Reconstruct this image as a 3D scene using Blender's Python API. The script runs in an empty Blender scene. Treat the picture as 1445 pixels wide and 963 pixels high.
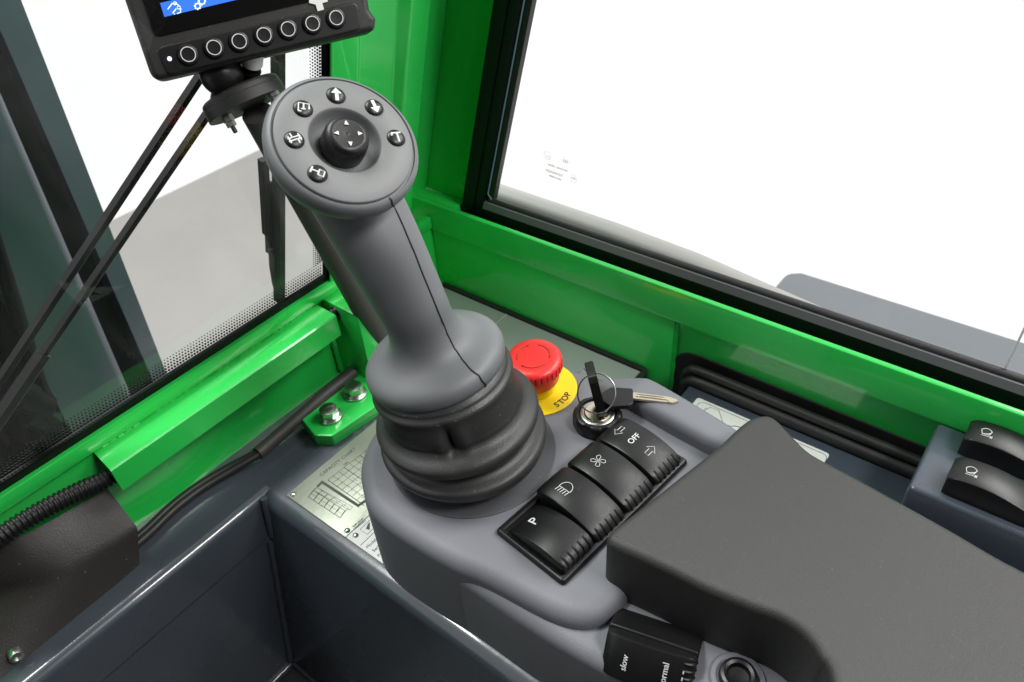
import bpy, bmesh, math, random
from mathutils import Vector, Matrix
random.seed(7)
V = Vector
PI = math.pi
sc = bpy.context.scene
col = sc.collection

# ---------------------------------------------------------------- camera model
# axes: x = towards the right cab window, y = forward to the windscreen, z = up; z 0 = console plate, metres
FPX, CX, CY = 1063.0, 722.5, 481.5
RW = ((0.6094896543698691, 0.5348277268748451, -0.5852193296380285),
      (-0.7905923056563967, 0.35505080393533045, -0.4989015262171266),
      (-0.05904377573461958, 0.7667452179118964, 0.6392304774932421))
RM = Matrix(RW)
CAM = V((0, 0, .475))

def ray(px, py):
    return RM @ V(((px - CX) / FPX, -(py - CY) / FPX, -1.0))
def onz(px, py, z):
    r = ray(px, py); return CAM + r * ((z - CAM.z) / r.z)
def onx(px, py, x):
    r = ray(px, py); return CAM + r * (x / r.x)
def ony(px, py, y):
    r = ray(px, py); return CAM + r * (y / r.y)
def onp(px, py, P, N):
    r = ray(px, py); return CAM + r * ((P - CAM).dot(N) / r.dot(N))
def proj(P):
    v = RM.transposed() @ (P - CAM)
    return (CX + v.x * FPX / -v.z, CY - v.y * FPX / -v.z)

# ---------------------------------------------------------------- materials
def mat(name, base, rough=.5, coat=0, metal=0, bump=0, bscale=400, var=0, vscale=6, rvar=0, spec=.5, coatr=.06, emit=None, dust=0, scr=0):
    m = bpy.data.materials.new(name); m.use_nodes = True
    nt = m.node_tree; b = nt.nodes['Principled BSDF']
    b.inputs['Base Color'].default_value = (*base, 1)
    b.inputs['Roughness'].default_value = rough
    b.inputs['Metallic'].default_value = metal
    b.inputs['Specular IOR Level'].default_value = spec
    b.inputs['Coat Weight'].default_value = coat
    b.inputs['Coat Roughness'].default_value = coatr
    tc = nt.nodes.new('ShaderNodeTexCoord')
    if var or dust or scr:
        n = nt.nodes.new('ShaderNodeTexNoise'); n.inputs['Scale'].default_value = vscale; n.inputs['Detail'].default_value = 8
        nt.links.new(tc.outputs['Object'], n.inputs['Vector'])
        mr = nt.nodes.new('ShaderNodeMapRange'); mr.inputs[1].default_value = .3; mr.inputs[2].default_value = .7
        mr.inputs[3].default_value = 1 - var; mr.inputs[4].default_value = 1 + var
        nt.links.new(n.outputs['Fac'], mr.inputs[0])
        mx = nt.nodes.new('ShaderNodeMix'); mx.data_type = 'RGBA'; mx.blend_type = 'MULTIPLY'; mx.inputs[0].default_value = 1
        mx.inputs[6].default_value = (*base, 1)
        nt.links.new(mr.outputs[0], mx.inputs[7])
        last = mx.outputs[2]
        if dust:
            d = nt.nodes.new('ShaderNodeTexNoise'); d.inputs['Scale'].default_value = 420; d.inputs['Detail'].default_value = 2
            nt.links.new(tc.outputs['Object'], d.inputs['Vector'])
            dr = nt.nodes.new('ShaderNodeMapRange'); dr.inputs[1].default_value = .7; dr.inputs[2].default_value = .8; dr.inputs[3].default_value = 0; dr.inputs[4].default_value = dust
            nt.links.new(d.outputs['Fac'], dr.inputs[0])
            dm = nt.nodes.new('ShaderNodeMix'); dm.data_type = 'RGBA'
            nt.links.new(dr.outputs[0], dm.inputs[0]); nt.links.new(last, dm.inputs[6]); dm.inputs[7].default_value = (.35, .33, .3, 1)
            last = dm.outputs[2]
        if scr:
            for q, (rot, sz) in enumerate((((.3, .5, .7), (900, 14, 14)), ((1.1, .2, 2.0), (12, 1100, 12)))):
                mp = nt.nodes.new('ShaderNodeMapping'); mp.inputs['Rotation'].default_value = rot; mp.inputs['Scale'].default_value = sz
                ns = nt.nodes.new('ShaderNodeTexNoise'); ns.inputs['Scale'].default_value = 1; ns.inputs['Detail'].default_value = 1
                nt.links.new(tc.outputs['Object'], mp.inputs[0]); nt.links.new(mp.outputs[0], ns.inputs['Vector'])
                sr = nt.nodes.new('ShaderNodeMapRange'); sr.inputs[1].default_value = .74; sr.inputs[2].default_value = .82; sr.inputs[3].default_value = 0; sr.inputs[4].default_value = scr
                nt.links.new(ns.outputs['Fac'], sr.inputs[0])
                sm = nt.nodes.new('ShaderNodeMix'); sm.data_type = 'RGBA'
                nt.links.new(sr.outputs[0], sm.inputs[0]); nt.links.new(last, sm.inputs[6]); sm.inputs[7].default_value = tuple(min(1, c * 2 + .05) for c in base) + (1,)
                last = sm.outputs[2]
        nt.links.new(last, b.inputs['Base Color'])
    if rvar:
        n2 = nt.nodes.new('ShaderNodeTexNoise'); n2.inputs['Scale'].default_value = 18; n2.inputs['Detail'].default_value = 6
        nt.links.new(tc.outputs['Object'], n2.inputs['Vector'])
        m2 = nt.nodes.new('ShaderNodeMapRange'); m2.inputs[1].default_value = .3; m2.inputs[2].default_value = .7
        m2.inputs[3].default_value = max(.02, rough - rvar); m2.inputs[4].default_value = rough + rvar
        nt.links.new(n2.outputs['Fac'], m2.inputs[0]); nt.links.new(m2.outputs[0], b.inputs['Roughness'])
    if bump:
        n3 = nt.nodes.new('ShaderNodeTexNoise'); n3.inputs['Scale'].default_value = bscale; n3.inputs['Detail'].default_value = 3
        nt.links.new(tc.outputs['Object'], n3.inputs['Vector'])
        bp = nt.nodes.new('ShaderNodeBump'); bp.inputs['Strength'].default_value = bump; bp.inputs['Distance'].default_value = .0006
        nt.links.new(n3.outputs['Fac'], bp.inputs['Height']); nt.links.new(bp.outputs[0], b.inputs['Normal'])
    if emit:
        b.inputs['Emission Color'].default_value = (*emit[0], 1); b.inputs['Emission Strength'].default_value = emit[1]
    return m

def glass(name, tint, smear=0):
    m = bpy.data.materials.new(name); m.use_nodes = True
    nt = m.node_tree; nt.nodes.remove(nt.nodes['Principled BSDF'])
    out = nt.nodes['Material Output']
    t = nt.nodes.new('ShaderNodeBsdfTransparent'); t.inputs[0].default_value = (*tint, 1)
    g = nt.nodes.new('ShaderNodeBsdfGlossy'); g.inputs['Roughness'].default_value = .01
    fr = nt.nodes.new('ShaderNodeFresnel'); fr.inputs[0].default_value = 1.4
    mx = nt.nodes.new('ShaderNodeMixShader')
    ge = nt.nodes.new('ShaderNodeNewGeometry'); iv = nt.nodes.new('ShaderNodeMath'); iv.operation = 'SUBTRACT'; iv.inputs[0].default_value = 1
    mu = nt.nodes.new('ShaderNodeMath'); mu.operation = 'MULTIPLY'
    nt.links.new(ge.outputs['Backfacing'], iv.inputs[1]); nt.links.new(fr.outputs[0], mu.inputs[0]); nt.links.new(iv.outputs[0], mu.inputs[1])
    nt.links.new(mu.outputs[0], mx.inputs[0]); nt.links.new(t.outputs[0], mx.inputs[1]); nt.links.new(g.outputs[0], mx.inputs[2])
    if smear:
        tc = nt.nodes.new('ShaderNodeTexCoord'); mp = nt.nodes.new('ShaderNodeMapping'); mp.inputs['Scale'].default_value = (5, 5, 1.6); mp.inputs['Rotation'].default_value = (0, .7, 0)
        n = nt.nodes.new('ShaderNodeTexNoise'); n.inputs['Scale'].default_value = 2.2; n.inputs['Detail'].default_value = 7; n.inputs['Distortion'].default_value = .6
        r = nt.nodes.new('ShaderNodeMapRange'); r.inputs[1].default_value = .42; r.inputs[2].default_value = .75; r.inputs[3].default_value = .0; r.inputs[4].default_value = smear
        d = nt.nodes.new('ShaderNodeBsdfDiffuse'); d.inputs[0].default_value = (.7, .7, .68, 1); m3 = nt.nodes.new('ShaderNodeMixShader')
        nt.links.new(tc.outputs['Object'], mp.inputs[0]); nt.links.new(mp.outputs[0], n.inputs['Vector']); nt.links.new(n.outputs['Fac'], r.inputs[0])
        nt.links.new(r.outputs[0], m3.inputs[0]); nt.links.new(mx.outputs[0], m3.inputs[1]); nt.links.new(d.outputs[0], m3.inputs[2]); mx = m3
    nt.links.new(mx.outputs[0], out.inputs[0])
    return m

M = dict(
    green=mat('green_paint', (.023, .56, .082), .3, coat=.9, coatr=.035, bump=.25, bscale=160, var=.05, rvar=.06, dust=.12, scr=.15),
    charcoal=mat('charcoal_paint', (.056, .067, .083), .28, coat=.7, coatr=.05, bump=.15, bscale=140, var=.06, rvar=.07, dust=.2, scr=.07),
    bluegrey=mat('blue_grey_paint', (.055, .068, .092), .28, coat=.6, coatr=.08, scr=.2, bump=.15, bscale=120, var=.06, rvar=.08, dust=.2),
    tray=mat('grey_tray_paint', (.36, .375, .37), .42, coat=.2, bump=.2, bscale=150, var=.06, rvar=.06, dust=.2),
    pod=mat('pod_plastic', (.165, .168, .190), .55, bump=.35, bscale=1500, var=.05, vscale=14, rvar=.05, dust=.25),
    grip=mat('grip_plastic', (.14, .146, .154), .44, bump=.3, bscale=2000, var=.05, vscale=25, rvar=.07, dust=.06),
    gripface=mat('grip_face_plastic', (.158, .162, .164), .5, bump=.2, bscale=2200, var=.03),
    rubber=mat('boot_rubber', (.028, .028, .028), .48, bump=.3, bscale=900, var=.2, vscale=25, rvar=.1, dust=.45),
    seal=mat('seal_rubber', (.016, .016, .016), .5, bump=.3, bscale=500, var=.2, vscale=15, rvar=.1, dust=.3),
    pad=mat('armrest_vinyl', (.031, .0302, .0295), .52, spec=.45, bump=.55, bscale=1400, var=.1, vscale=900, dust=.1, scr=.12),
    black=mat('black_plastic', (.008, .008, .0085), .38, spec=.4, bump=.08, bscale=900, rvar=.05, var=.1, dust=.12),
    blackmatte=mat('black_matte_plastic', (.014, .0135, .013), .5, bump=.18, bscale=900, var=.15, rvar=.08, dust=.3),
    frame=mat('black_aluminium', (.004, .004, .0045), .42, spec=.22, bump=.1, bscale=200, rvar=.06),
    strip=mat('anodised_strip', (.11, .11, .12), .36, bump=.2, bscale=300, var=.06, rvar=.06),
    pole=mat('powder_coated_tube', (.06, .056, .053), .55, bump=.5, bscale=900, var=.1),
    wiper=mat('wiper_plastic', (.006, .006, .006), .45, spec=.25, bump=.2, bscale=600, var=.1),
    frit=mat('ceramic_frit', (.002, .002, .002), .4, spec=.12),
    cover=mat('cover_plastic', (.028, .026, .024), .5, bump=.4, bscale=900, var=.15, rvar=.08, dust=.35),
    white=mat('white_print', (.70, .70, .70), .5),
    grey_print=mat('faint_print', (.55, .52, .5), .6),
    dark=mat('dark_print', (.01, .012, .012), .5),
    greendark=mat('engraved_print', (.03, .05, .035), .5),
    red=mat('red_plastic', (.80, .030, .028), .36, bump=.15, bscale=900, var=.05, rvar=.05),
    redline=mat('red_engraving', (.28, .008, .008), .5),
    yellow=mat('yellow_plastic', (.9, .66, .008), .42, var=.04),
    steel=mat('zinc_steel', (.62, .64, .6), .28, metal=1, bump=.3, bscale=300, rvar=.1),
    chrome=mat('nickel', (.5, .49, .47), .3, metal=1, rvar=.05),
    brass=mat('nickel_silver', (.66, .58, .46), .25, metal=1, bump=.2, bscale=700, rvar=.08),
    plate=mat('brushed_plate', (.27, .29, .24), .45, metal=.6, bump=.25, bscale=220, rvar=.07),
    sticker=mat('white_sticker', (.78, .78, .76), .35, coat=.2),
    screen=mat('screen_glass', (.006, .006, .006), .12, coat=.5),
    bluebar=mat('lit_screen', (.02, .08, .42), .3, emit=((.035, .17, .72), .7)),
    led=mat('led', (.5, .55, .9), .3, emit=((.6, .7, 1), 1.2)),
    iconlit=mat('lit_icon', (.7, .8, .9), .3, emit=((.6, .75, .95), .6)),
    beam=mat('boom_paint', (.05, .055, .085), .35, coat=.1, coatr=.12, bump=.15, bscale=60, var=.1, rvar=.08),
    hose=mat('hydraulic_hose', (.003, .003, .0035), .55, spec=.12, bump=.4, bscale=300),
    floor=mat('floor_tile', (.36, .345, .33), .5, var=.04, vscale=1.5, rvar=.08),
    floorline=mat('floor_joint', (.352, .337, .322), .5),
    fender=mat('fender_paint', (.105, .112, .125), .42, coat=.15, bump=.1, bscale=60, var=.05),
    ledge=mat('ledge_paint', (.3, .295, .285), .5, var=.05),
    tealedge=mat('glass_edge', (.18, .42, .4), .2),
    paleedge=mat('pale_glass_edge', (.95, .93, .95), .3),
    glass=glass('window_glass', (.975, .985, .982), .05),
    clear=glass('side_glass', (.995, .998, .997)),
)

# ---------------------------------------------------------------- object helpers
WM = {}
def reg(o, m): WM[o.name] = m.copy()
def thing(name, label, cat, loc=(0, 0, 0), group=None, m=None):
    o = bpy.data.objects.new(name, None); col.objects.link(o)
    mm = m if m is not None else Matrix.Translation(V(loc))
    o.matrix_world = mm; o.empty_display_size = .02
    o['label'] = label; o['category'] = cat
    if group: o['group'] = group
    reg(o, mm); return o
def build(name, bm, material, parent=None, ang=35, label=None, local=False, kind=None):
    """link a bmesh (world coordinates, or the parent's when local) as one mesh object"""
    me = bpy.data.meshes.new(name)
    bmesh.ops.recalc_face_normals(bm, faces=bm.faces[:])
    if parent is not None:
        if not local:
            bm.transform(WM[parent.name].inverted())
        mw = WM[parent.name]
    else:
        xs = [v.co for v in bm.verts]
        c = V(((min(p.x for p in xs) + max(p.x for p in xs)) / 2, (min(p.y for p in xs) + max(p.y for p in xs)) / 2, min(p.z for p in xs)))
        bm.transform(Matrix.Translation(-c)); mw = Matrix.Translation(c)
    for f in bm.faces: f.smooth = ang > 0
    bm.to_mesh(me); bm.free()
    if ang: me.set_sharp_from_angle(angle=math.radians(ang))
    me.materials.append(material)
    o = bpy.data.objects.new(name, me); col.objects.link(o)
    if parent is not None:
        o.parent = parent
    else:
        o.matrix_world = mw
    reg(o, mw)
    if label: o['label'] = label
    if kind: o['kind'] = kind
    return o
def tag(o, label, cat, group=None):
    o['label'] = label; o['category'] = cat
    if group: o['group'] = group
    return o
def structure(name, bm, m):
    o = build(name, bm, m); o['kind'] = 'structure'; return o
def copy_tree(o, parent=None):
    c = o.copy(); col.objects.link(c); reg(c, WM[o.name])
    if parent is not None: c.parent = parent
    for ch in o.children: copy_tree(ch, c)
    return c
def place(o, m):
    o.matrix_world = m; WM[o.name] = m.copy()
    for c in o.children_recursive: WM[c.name] = m.copy()

# ---------------------------------------------------------------- shape helpers
def B(): return bmesh.new()
def merge(bm, t, m=None):
    if m is not None: t.transform(m)
    me = bpy.data.meshes.new('tmp'); t.to_mesh(me); t.free(); bm.from_mesh(me); bpy.data.meshes.remove(me)
def box(bm, x0, x1, y0, y1, z0, z1, bev=0, seg=2, m=None):
    t = bmesh.new(); bmesh.ops.create_cube(t, size=1)
    for v in t.verts:
        v.co = V((x0 + (v.co.x + .5) * (x1 - x0), y0 + (v.co.y + .5) * (y1 - y0), z0 + (v.co.z + .5) * (z1 - z0)))
    if bev: bmesh.ops.bevel(t, geom=t.edges[:], offset=bev, segments=seg, affect='EDGES', profile=.5)
    merge(bm, t, m)
def loft(bm, rings, closed=True, cap0=False, cap1=False, loop=False):
    vs = [[bm.verts.new(p) for p in r] for r in rings]
    n = len(rings[0])
    idx = range(len(vs) - 1 + (1 if loop else 0))
    for i in idx:
        a, b = vs[i], vs[(i + 1) % len(vs)]
        for j in range(n if closed else n - 1):
            k = (j + 1) % n
            bm.faces.new((a[j], a[k], b[k], b[j]))
    if cap0: bm.faces.new(vs[0][::-1])
    if cap1: bm.faces.new(vs[-1])
    return vs
def catmull(pts, per=6, closed=True):
    pts = [V(p) for p in pts]; n = len(pts); out = []
    rng = n if closed else n - 1
    for i in range(rng):
        if closed: p0, p1, p2, p3 = pts[i - 1], pts[i], pts[(i + 1) % n], pts[(i + 2) % n]
        else: p0, p1, p2, p3 = pts[max(i - 1, 0)], pts[i], pts[i + 1], pts[min(i + 2, n - 1)]
        for k in range(per):
            t = k / per
            out.append(.5 * ((2 * p1) + (p2 - p0) * t + (2 * p0 - 5 * p1 + 4 * p2 - p3) * t * t + (3 * p1 - p0 - 3 * p2 + p3) * t ** 3))
    if not closed: out.append(pts[-1])
    return out
def fillet(pts, r, seg=6):
    pts = [V(p[:2]) for p in pts]; n = len(pts); out = []
    for i in range(n):
        a, b, c = pts[i - 1], pts[i], pts[(i + 1) % n]
        rr = r[i] if isinstance(r, (list, tuple)) else r
        d1, d2 = (a - b), (c - b); l1, l2 = d1.length, d2.length; d1 /= l1; d2 /= l2
        if rr <= 0: out.append(b); continue
        ang = math.acos(max(-1, min(1, d1.dot(d2)))); t = min(rr / math.tan(ang / 2), l1 * .45, l2 * .45)
        p1, p2 = b + d1 * t, b + d2 * t
        for k in range(seg + 1):
            s = k / seg; out.append(p1 * (1 - s) ** 2 + b * 2 * s * (1 - s) + p2 * s * s)
    return out
def area(p): return sum(p[i - 1].x * p[i].y - p[i].x * p[i - 1].y for i in range(len(p))) / 2
def inset(p, d):
    n = len(p); out = []
    for i in range(n):
        t = (p[(i + 1) % n] - p[i - 1]); t = V((t.x, t.y)); t.normalize()
        out.append(V((p[i].x - t.y * d, p[i].y + t.x * d)))
    return out
def rprism(bm, outline, z0, z1, r=.002, seg=5, m=None, zf=None, flat=.0006, rb=0):
    """outline extruded z0..z1 with its top rim rounded; zf(x, y) adds height to the top"""
    p = [V(q[:2]) for q in outline]
    if area(p) < 0: p.reverse()
    t = bmesh.new(); rings = []
    zz = zf or (lambda x, y: 0)
    if rb:
        for k in range(seg):
            a = PI / 2 * k / seg
            rings.append([V((q.x, q.y, z0 + rb * (1 - math.sin(a)))) for q in inset(p, rb * (1 - math.cos(PI / 2 - a)) if 0 else rb * (1 - math.sin(a)) * 0 + rb * (1 - math.cos(a)) * 0)])
        rings = []
        for k in range(seg + 1):
            a = PI / 2 * k / seg
            rings.append([V((q.x, q.y, z0 + rb * (1 - math.cos(a)))) for q in inset(p, rb * (1 - math.sin(a)))])
    else:
        rings.append([V((q.x, q.y, z0)) for q in p])
    for k in range(seg + 1):
        a = PI / 2 * k / seg
        q2 = inset(p, r * (1 - math.cos(a)))
        rings.append([V((q.x, q.y, z1 - r + r * math.sin(a) + zz(q.x, q.y))) for q in q2])
    q2 = inset(p, r + flat); rings.append([V((q.x, q.y, z1 + zz(q.x, q.y))) for q in q2])
    loft(t, rings, True, True, True)
    bmesh.ops.triangulate(t, faces=[f for f in t.faces if len(f.verts) > 4])
    merge(bm, t, m)
def prism(bm, outline, z0, z1, m=None):
    p = [V(q[:2]) for q in outline]; t = bmesh.new()
    loft(t, [[V((q.x, q.y, z0)) for q in p], [V((q.x, q.y, z1)) for q in p]], True, True, True)
    merge(bm, t, m)
def frame_for(d, hint=None):
    d = V(d).normalized(); h = V(hint) if hint is not None else (V((0, 0, 1)) if abs(d.z) < .9 else V((1, 0, 0)))
    x = (h - d * h.dot(d)).normalized(); y = d.cross(x); return x, y, d
def mframe(o, x, y, z):
    return Matrix(((x.x, y.x, z.x, o.x), (x.y, y.y, z.y, o.y), (x.z, y.z, z.z, o.z), (0, 0, 0, 1)))
def axisframe(o, d, hint=None):
    x, y, z = frame_for(d, hint); return mframe(V(o), x, y, z)
def tube(bm, pts, r, seg=10, closed=False, caps=True, flat=1.0, hint=None):
    pts = [V(p) for p in pts]; n = len(pts); rings = []
    x = None
    for i in range(n):
        if closed: d = pts[(i + 1) % n] - pts[i - 1]
        else: d = pts[min(i + 1, n - 1)] - pts[max(i - 1, 0)]
        d.normalize()
        if x is None: x, y, _ = frame_for(d, hint)
        else:
            x = x - d * x.dot(d); x.normalize(); y = d.cross(x)
        rr = r[i] if isinstance(r, (list, tuple)) else r
        rings.append([pts[i] + (x * math.cos(2 * PI * k / seg) * flat + y * math.sin(2 * PI * k / seg)) * rr for k in range(seg)])
    loft(bm, rings, True, caps and not closed, caps and not closed, loop=closed)
def lathe(bm, prof, m, seg=48, fn=None, cap0=True, cap1=True):
    rings = []
    for r, h in prof:
        rings.append([m @ V(((r + (fn(2 * PI * k / seg, r, h) if fn else 0)) * math.cos(2 * PI * k / seg),
                             (r + (fn(2 * PI * k / seg, r, h) if fn else 0)) * math.sin(2 * PI * k / seg), h)) for k in range(seg)])
    loft(bm, rings, True, cap0, cap1)
def arc(cx, cy, r, a0, a1, n=16):
    return [(cx + r * math.cos(math.radians(a0 + (a1 - a0) * k / n)), cy + r * math.sin(math.radians(a0 + (a1 - a0) * k / n))) for k in range(n + 1)]
def stroke(bm, pts, w, f, closed=False):
    """thin raised line through 2-D points laid on a surface by f(x, y) -> point"""
    tube(bm, [f(*p) for p in pts], w, 6, closed, True)
def sheet(bm, poly, f, th=.00025, n=None):
    """filled thin shape laid on a surface; n = surface normal"""
    n = n or V((0, 0, 1))
    lo = [f(*p) for p in poly]; loft(bm, [[p - n * th for p in lo], [p + n * th for p in lo]], True, True, True)
def text(bm, s, size, f, space=1.0, th=.00012, mirror=False, align='CENTER', bold=0.0):
    c = bpy.data.curves.new('t', 'FONT'); c.body = s; c.size = size; c.align_x = align; c.align_y = 'CENTER'; c.extrude = th
    c.space_character = space; c.resolution_u = 3; c.offset = bold
    o = bpy.data.objects.new('t', c); col.objects.link(o)
    dg = bpy.context.evaluated_depsgraph_get(); dg.update()
    me = bpy.data.meshes.new_from_object(o.evaluated_get(dg))
    t = bmesh.new(); t.from_mesh(me)
    for v in t.verts:
        x = -v.co.x if mirror else v.co.x
        v.co = f(x, v.co.y) + (f(x + 1e-4, v.co.y) - f(x, v.co.y)).cross(f(x, v.co.y + 1e-4) - f(x, v.co.y)).normalized() * v.co.z
    merge(bm, t)
    bpy.data.objects.remove(o); bpy.data.curves.remove(c); bpy.data.meshes.remove(me)
def planef(m, h=.0002):
    return lambda x, y: m @ V((x, y, h))
# ================================================================ the setting
XW = .45
GP, GN = V((0, .479, .101)), V((0, 1, .25)).normalized()          # windscreen plane
GU = V((0, -.25, 1)).normalized()
def onG(px, py, off=0): return onp(px, py, GP + GN * off, GN)
def Gf(x, s, off=0): return V((x, .479, .101)) + GU * s + GN * off

bm = B(); box(bm, -5, 2.35, .9, 3.57, -1.32, -1.3); structure('showroom_floor', bm, M['floor'])

# ---------------------------------------------------------------- green cab frame
cab = thing('loader_cab', 'bright green welded steel cab structure around the console and windows', 'cab', (.2, .479, 0))
G = M['green']
# front sill: upper flange + wall below
bm = B(); box(bm, -.75, .4490, .4748, .484, .0886, .1005, .0008); build('sill_flange', bm, G, cab)
bm = B(); box(bm, -.75, .4600, .4792, .4836, -.2, .0884, 0); build('front_panel', bm, G, cab)
# angle channel over the conduit
t = .0026; prof = [(.4790, .0877), (.4512, .0877), (.4500, .0866), (.4500, .0655), (.4500 + t, .0655), (.4500 + t, .0850), (.4790, .0850)]
bm = B()
x0, x1 = .0905, .299
ringa = [V((x0 + (.479 - p[0]) * -.08, p[0], p[1])) for p in prof]; ringb = [V((x1 - (.479 - p[0]) * .03, p[0], p[1])) for p in prof]
loft(bm, [ringa, ringb], True, True, True); bmesh.ops.triangulate(bm, faces=[f for f in bm.faces if len(f.verts) > 4])
build('channel_cover', bm, G, cab)
bm = B()
for k in range(34):
    x = x0 + .006 + k * .0062
    if k % 9 in (5, 6): continue
    tube(bm, [V((x, .4765, .0884)), V((x + .0045, .4765, .0884))], .0012 + .0005 * random.random(), 6)
build('weld_bead', bm, G, cab)
# foot plate with vertical weld
bm = B(); box(bm, .3065, .36, .432, .4788, -.001, .0886, .001); build('foot_plate', bm, G, cab)
bm = B(); tube(bm, [V((.3058, .4755, .006 + k * .0045)) for k in range(17)], [.0026 + .0009 * (k % 2) for k in range(17)], 8); build('weld_bead', bm, G, cab)
# bolt-down bracket
br = fillet([(.2385, .457), (.2305, .4255), (.2385, .4125), (.283, .4075), (.315, .404), (.315, .457)], [.003, .003, .004, .003, .003, .003])
bm = B(); rprism(bm, br, .0005, .012, .0012, 3); build('mounting_bracket', bm, G, cab)
# right wall
pr = [(.45, .0858), (.45, .1136), (.4506, .1150), (.4520, .1157), (.4545, .1157), (.4550, .1140), (.4550, .1000), (.4788, .1000), (.4788, .0858)]
bm = B(); loft(bm, [[V((p[0], -.75, p[1])) for p in pr], [V((p[0], .515, p[1])) for p in pr]], True, True, True); build('window_rail', bm, G, cab)
bm = B(); box(bm, .4551, .4788, .4465, .515, .1001, .1158, .0006); build('corner_plate', bm, G, cab)
bm = B(); box(bm, .4565, .47, -.75, .2085, -.2, .0857, 0); build('side_panel', bm, G, cab)
bm = B(); box(bm, .4518, .475, .2085, .4786, -.2, .0856, .0006); build('side_panel', bm, G, cab)
bm = B()
tube(bm, [V((.4555, .2080, .004 + k * .006)) for k in range(14)], [.0022 + .0004 * (k % 3) for k in range(14)], 8)
build('weld_bead', bm, G, cab)
# A pillar, leaning back; section given at z .115
def lean(x, y, z): return V((x + .064 * (z - .1), y - .25 * (z - .115), z))
def pillar(name, sec, z0, z1, r):
    bm = B(); p = fillet(sec, r, 5)
    loft(bm, [[lean(q.x, q.y, z) for q in p] for z in (z0, .3, .6, z1)], True, True, True)
    return build(name, bm, G, cab, 50)
pillar('corner_pillar', [(.3165, .472), (.3415, .4685), (.347, .474), (.380, .470), (.387, .463), (.412, .466), (.4185, .472), (.432, .520), (.368, .520)], .09, 1.1, [.002, .003, .004, .006, .004, .006, .004, .004, .002])
bm = B(); q = [(.470, .505), (.470, .432), (.476, .432), (.476, .505)]
loft(bm, [[lean(a, b, z) for a, b in q] for z in (.1165, .6, 1.1)], True, True, True); build('pillar_web', bm, G, cab)
bm = B(); q = [(.405, .4985), (.4695, .4985), (.4695, .512), (.405, .512)]
loft(bm, [[lean(a, b, z) for a, b in q] for z in (.0990, .6, 1.1)], True, True, True); build('pillar_web', bm, G, cab)

# hex bolts on the bracket
def make_bolt():
    t = thing('hex_bolt', '', 'bolt', (0, 0, 0), 'bolts on the green bracket')
    bm = B(); lathe(bm, [(.0035, 0), (.0100, 0), (.0106, .0006), (.0106, .0018), (.0100, .0023), (.0035, .0023)], Matrix(), 40); build('washer', bm, M['steel'], t, local=True)
    bm = B(); lathe(bm, [(.0092, .0024), (.0093, .0032), (.0086, .0040), (.0084, .0040)], Matrix(), 40)
    lathe(bm, [(.0082, .0040), (.0082, .0092), (.0076, .0101), (.0062, .0103)], Matrix(), 48, lambda a, r, h: (.0079 * math.cos(PI / 6) / math.cos((a % (PI / 3)) - PI / 6) - .0079) if r > .008 else 0)
    build('head', bm, M['steel'], t, 25, local=True)
    bm = B(); lathe(bm, [(.0052, .01035), (.0050, .0106)], Matrix(), 24); build('head_mark', bm, M['steel'], t, local=True)
    return t
b0 = make_bolt(); b1 = copy_tree(b0)
for o, (px, py), lab, rz in ((b0, (466, 588), 'zinc hex bolt at the left end of the green bracket, nearer the capacity plate', .2), (b1, (501, 556), 'zinc hex bolt on the green bracket right beside the joystick flange', .5)):
    p = onz(px, py, .0125); place(o, Matrix.Translation(V((p.x, p.y, .0122))) @ Matrix.Rotation(rz, 4, 'Z')); o['label'] = lab

# ---------------------------------------------------------------- charcoal console plate and footwell
con = thing('footwell_console', 'charcoal painted steel console plate with a deep dark footwell', 'console', (.168, .42, 0))
CH = M['charcoal']
# one sheet with a rounded nosing: front strip and right strip as lofted profiles
def wellx(z): return .168 + .178 * z
bm = B()
prf = [(.4790, 0)] + [(.4280 - .0080 * math.sin(a), -.0080 + .0080 * math.cos(a)) for a in [PI / 2 * k / 6 for k in range(7)]] + [(.4200, -.0455), (.4240, -.0456), (.4240, -.07)]
loft(bm, [[V((x, p[0], p[1])) for p in prf] for x in (-.75, .1755)], False); build('front_ledge', bm, CH, con, 60)
bm = B()
prf = [(.47, 0)] + [(.1775 - .0125 * math.sin(a), -.0125 + .0125 * math.cos(a)) for a in [PI / 2 * k / 9 for k in range(10)]] + [(wellx(-.024), -.024), (wellx(-.216), -.216)]
loft(bm, [[V((p[0], y, p[1])) for p in prf] for y in (-.75, .4215)], False); 
loft(bm, [[V((.1755, .4216, 0)), V((.47, .4216, 0))], [V((.1755, .479, 0)), V((.47, .479, 0))]], False)
build('console_plate', bm, CH, con, 60)
bm = B(); loft(bm, [[V((-.75, .4206, -.0470)), V((.162, .4206, -.0470))], [V((-.75, .4206, -.216)), V((.14, .4206, -.216))]], False); build('footwell_front', bm, CH, con, 20)
bm = B(); box(bm, -.75, .2, -.75, .45, -.226, -.216); build('footwell_floor', bm, M['seal'], con)  # near-black floor colour stands in for the shade deep in the footwell
bm = B()
pts = [V((.1665, .4190, -.0015)), V((.1655, .4178, -.012)), V((.163, .4178, -.028)), V((.1608, .4185, -.045))]
tube(bm, pts, [.0032, .0038, .0036, .003], 10)
pts = [V((wellx(z) - .0012, .4198, z)) for z in [-.05 - .0083 * k for k in range(20)]]
tube(bm, pts, [.0030 + .0004 * math.sin(k * 2.1) for k in range(20)], 8)
tube(bm, [V((.1285 - .006 * k, .4200, -.2145)) for k in range(10)], [.003 + .0007 * (k % 2) for k in range(10)], 8)
tube(bm, [V((.131, .4180 - .006 * k, -.2145)) for k in range(10)], [.003 + .0007 * (k % 2) for k in range(10)], 8)
build('weld_bead', bm, CH, con, 60)

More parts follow.
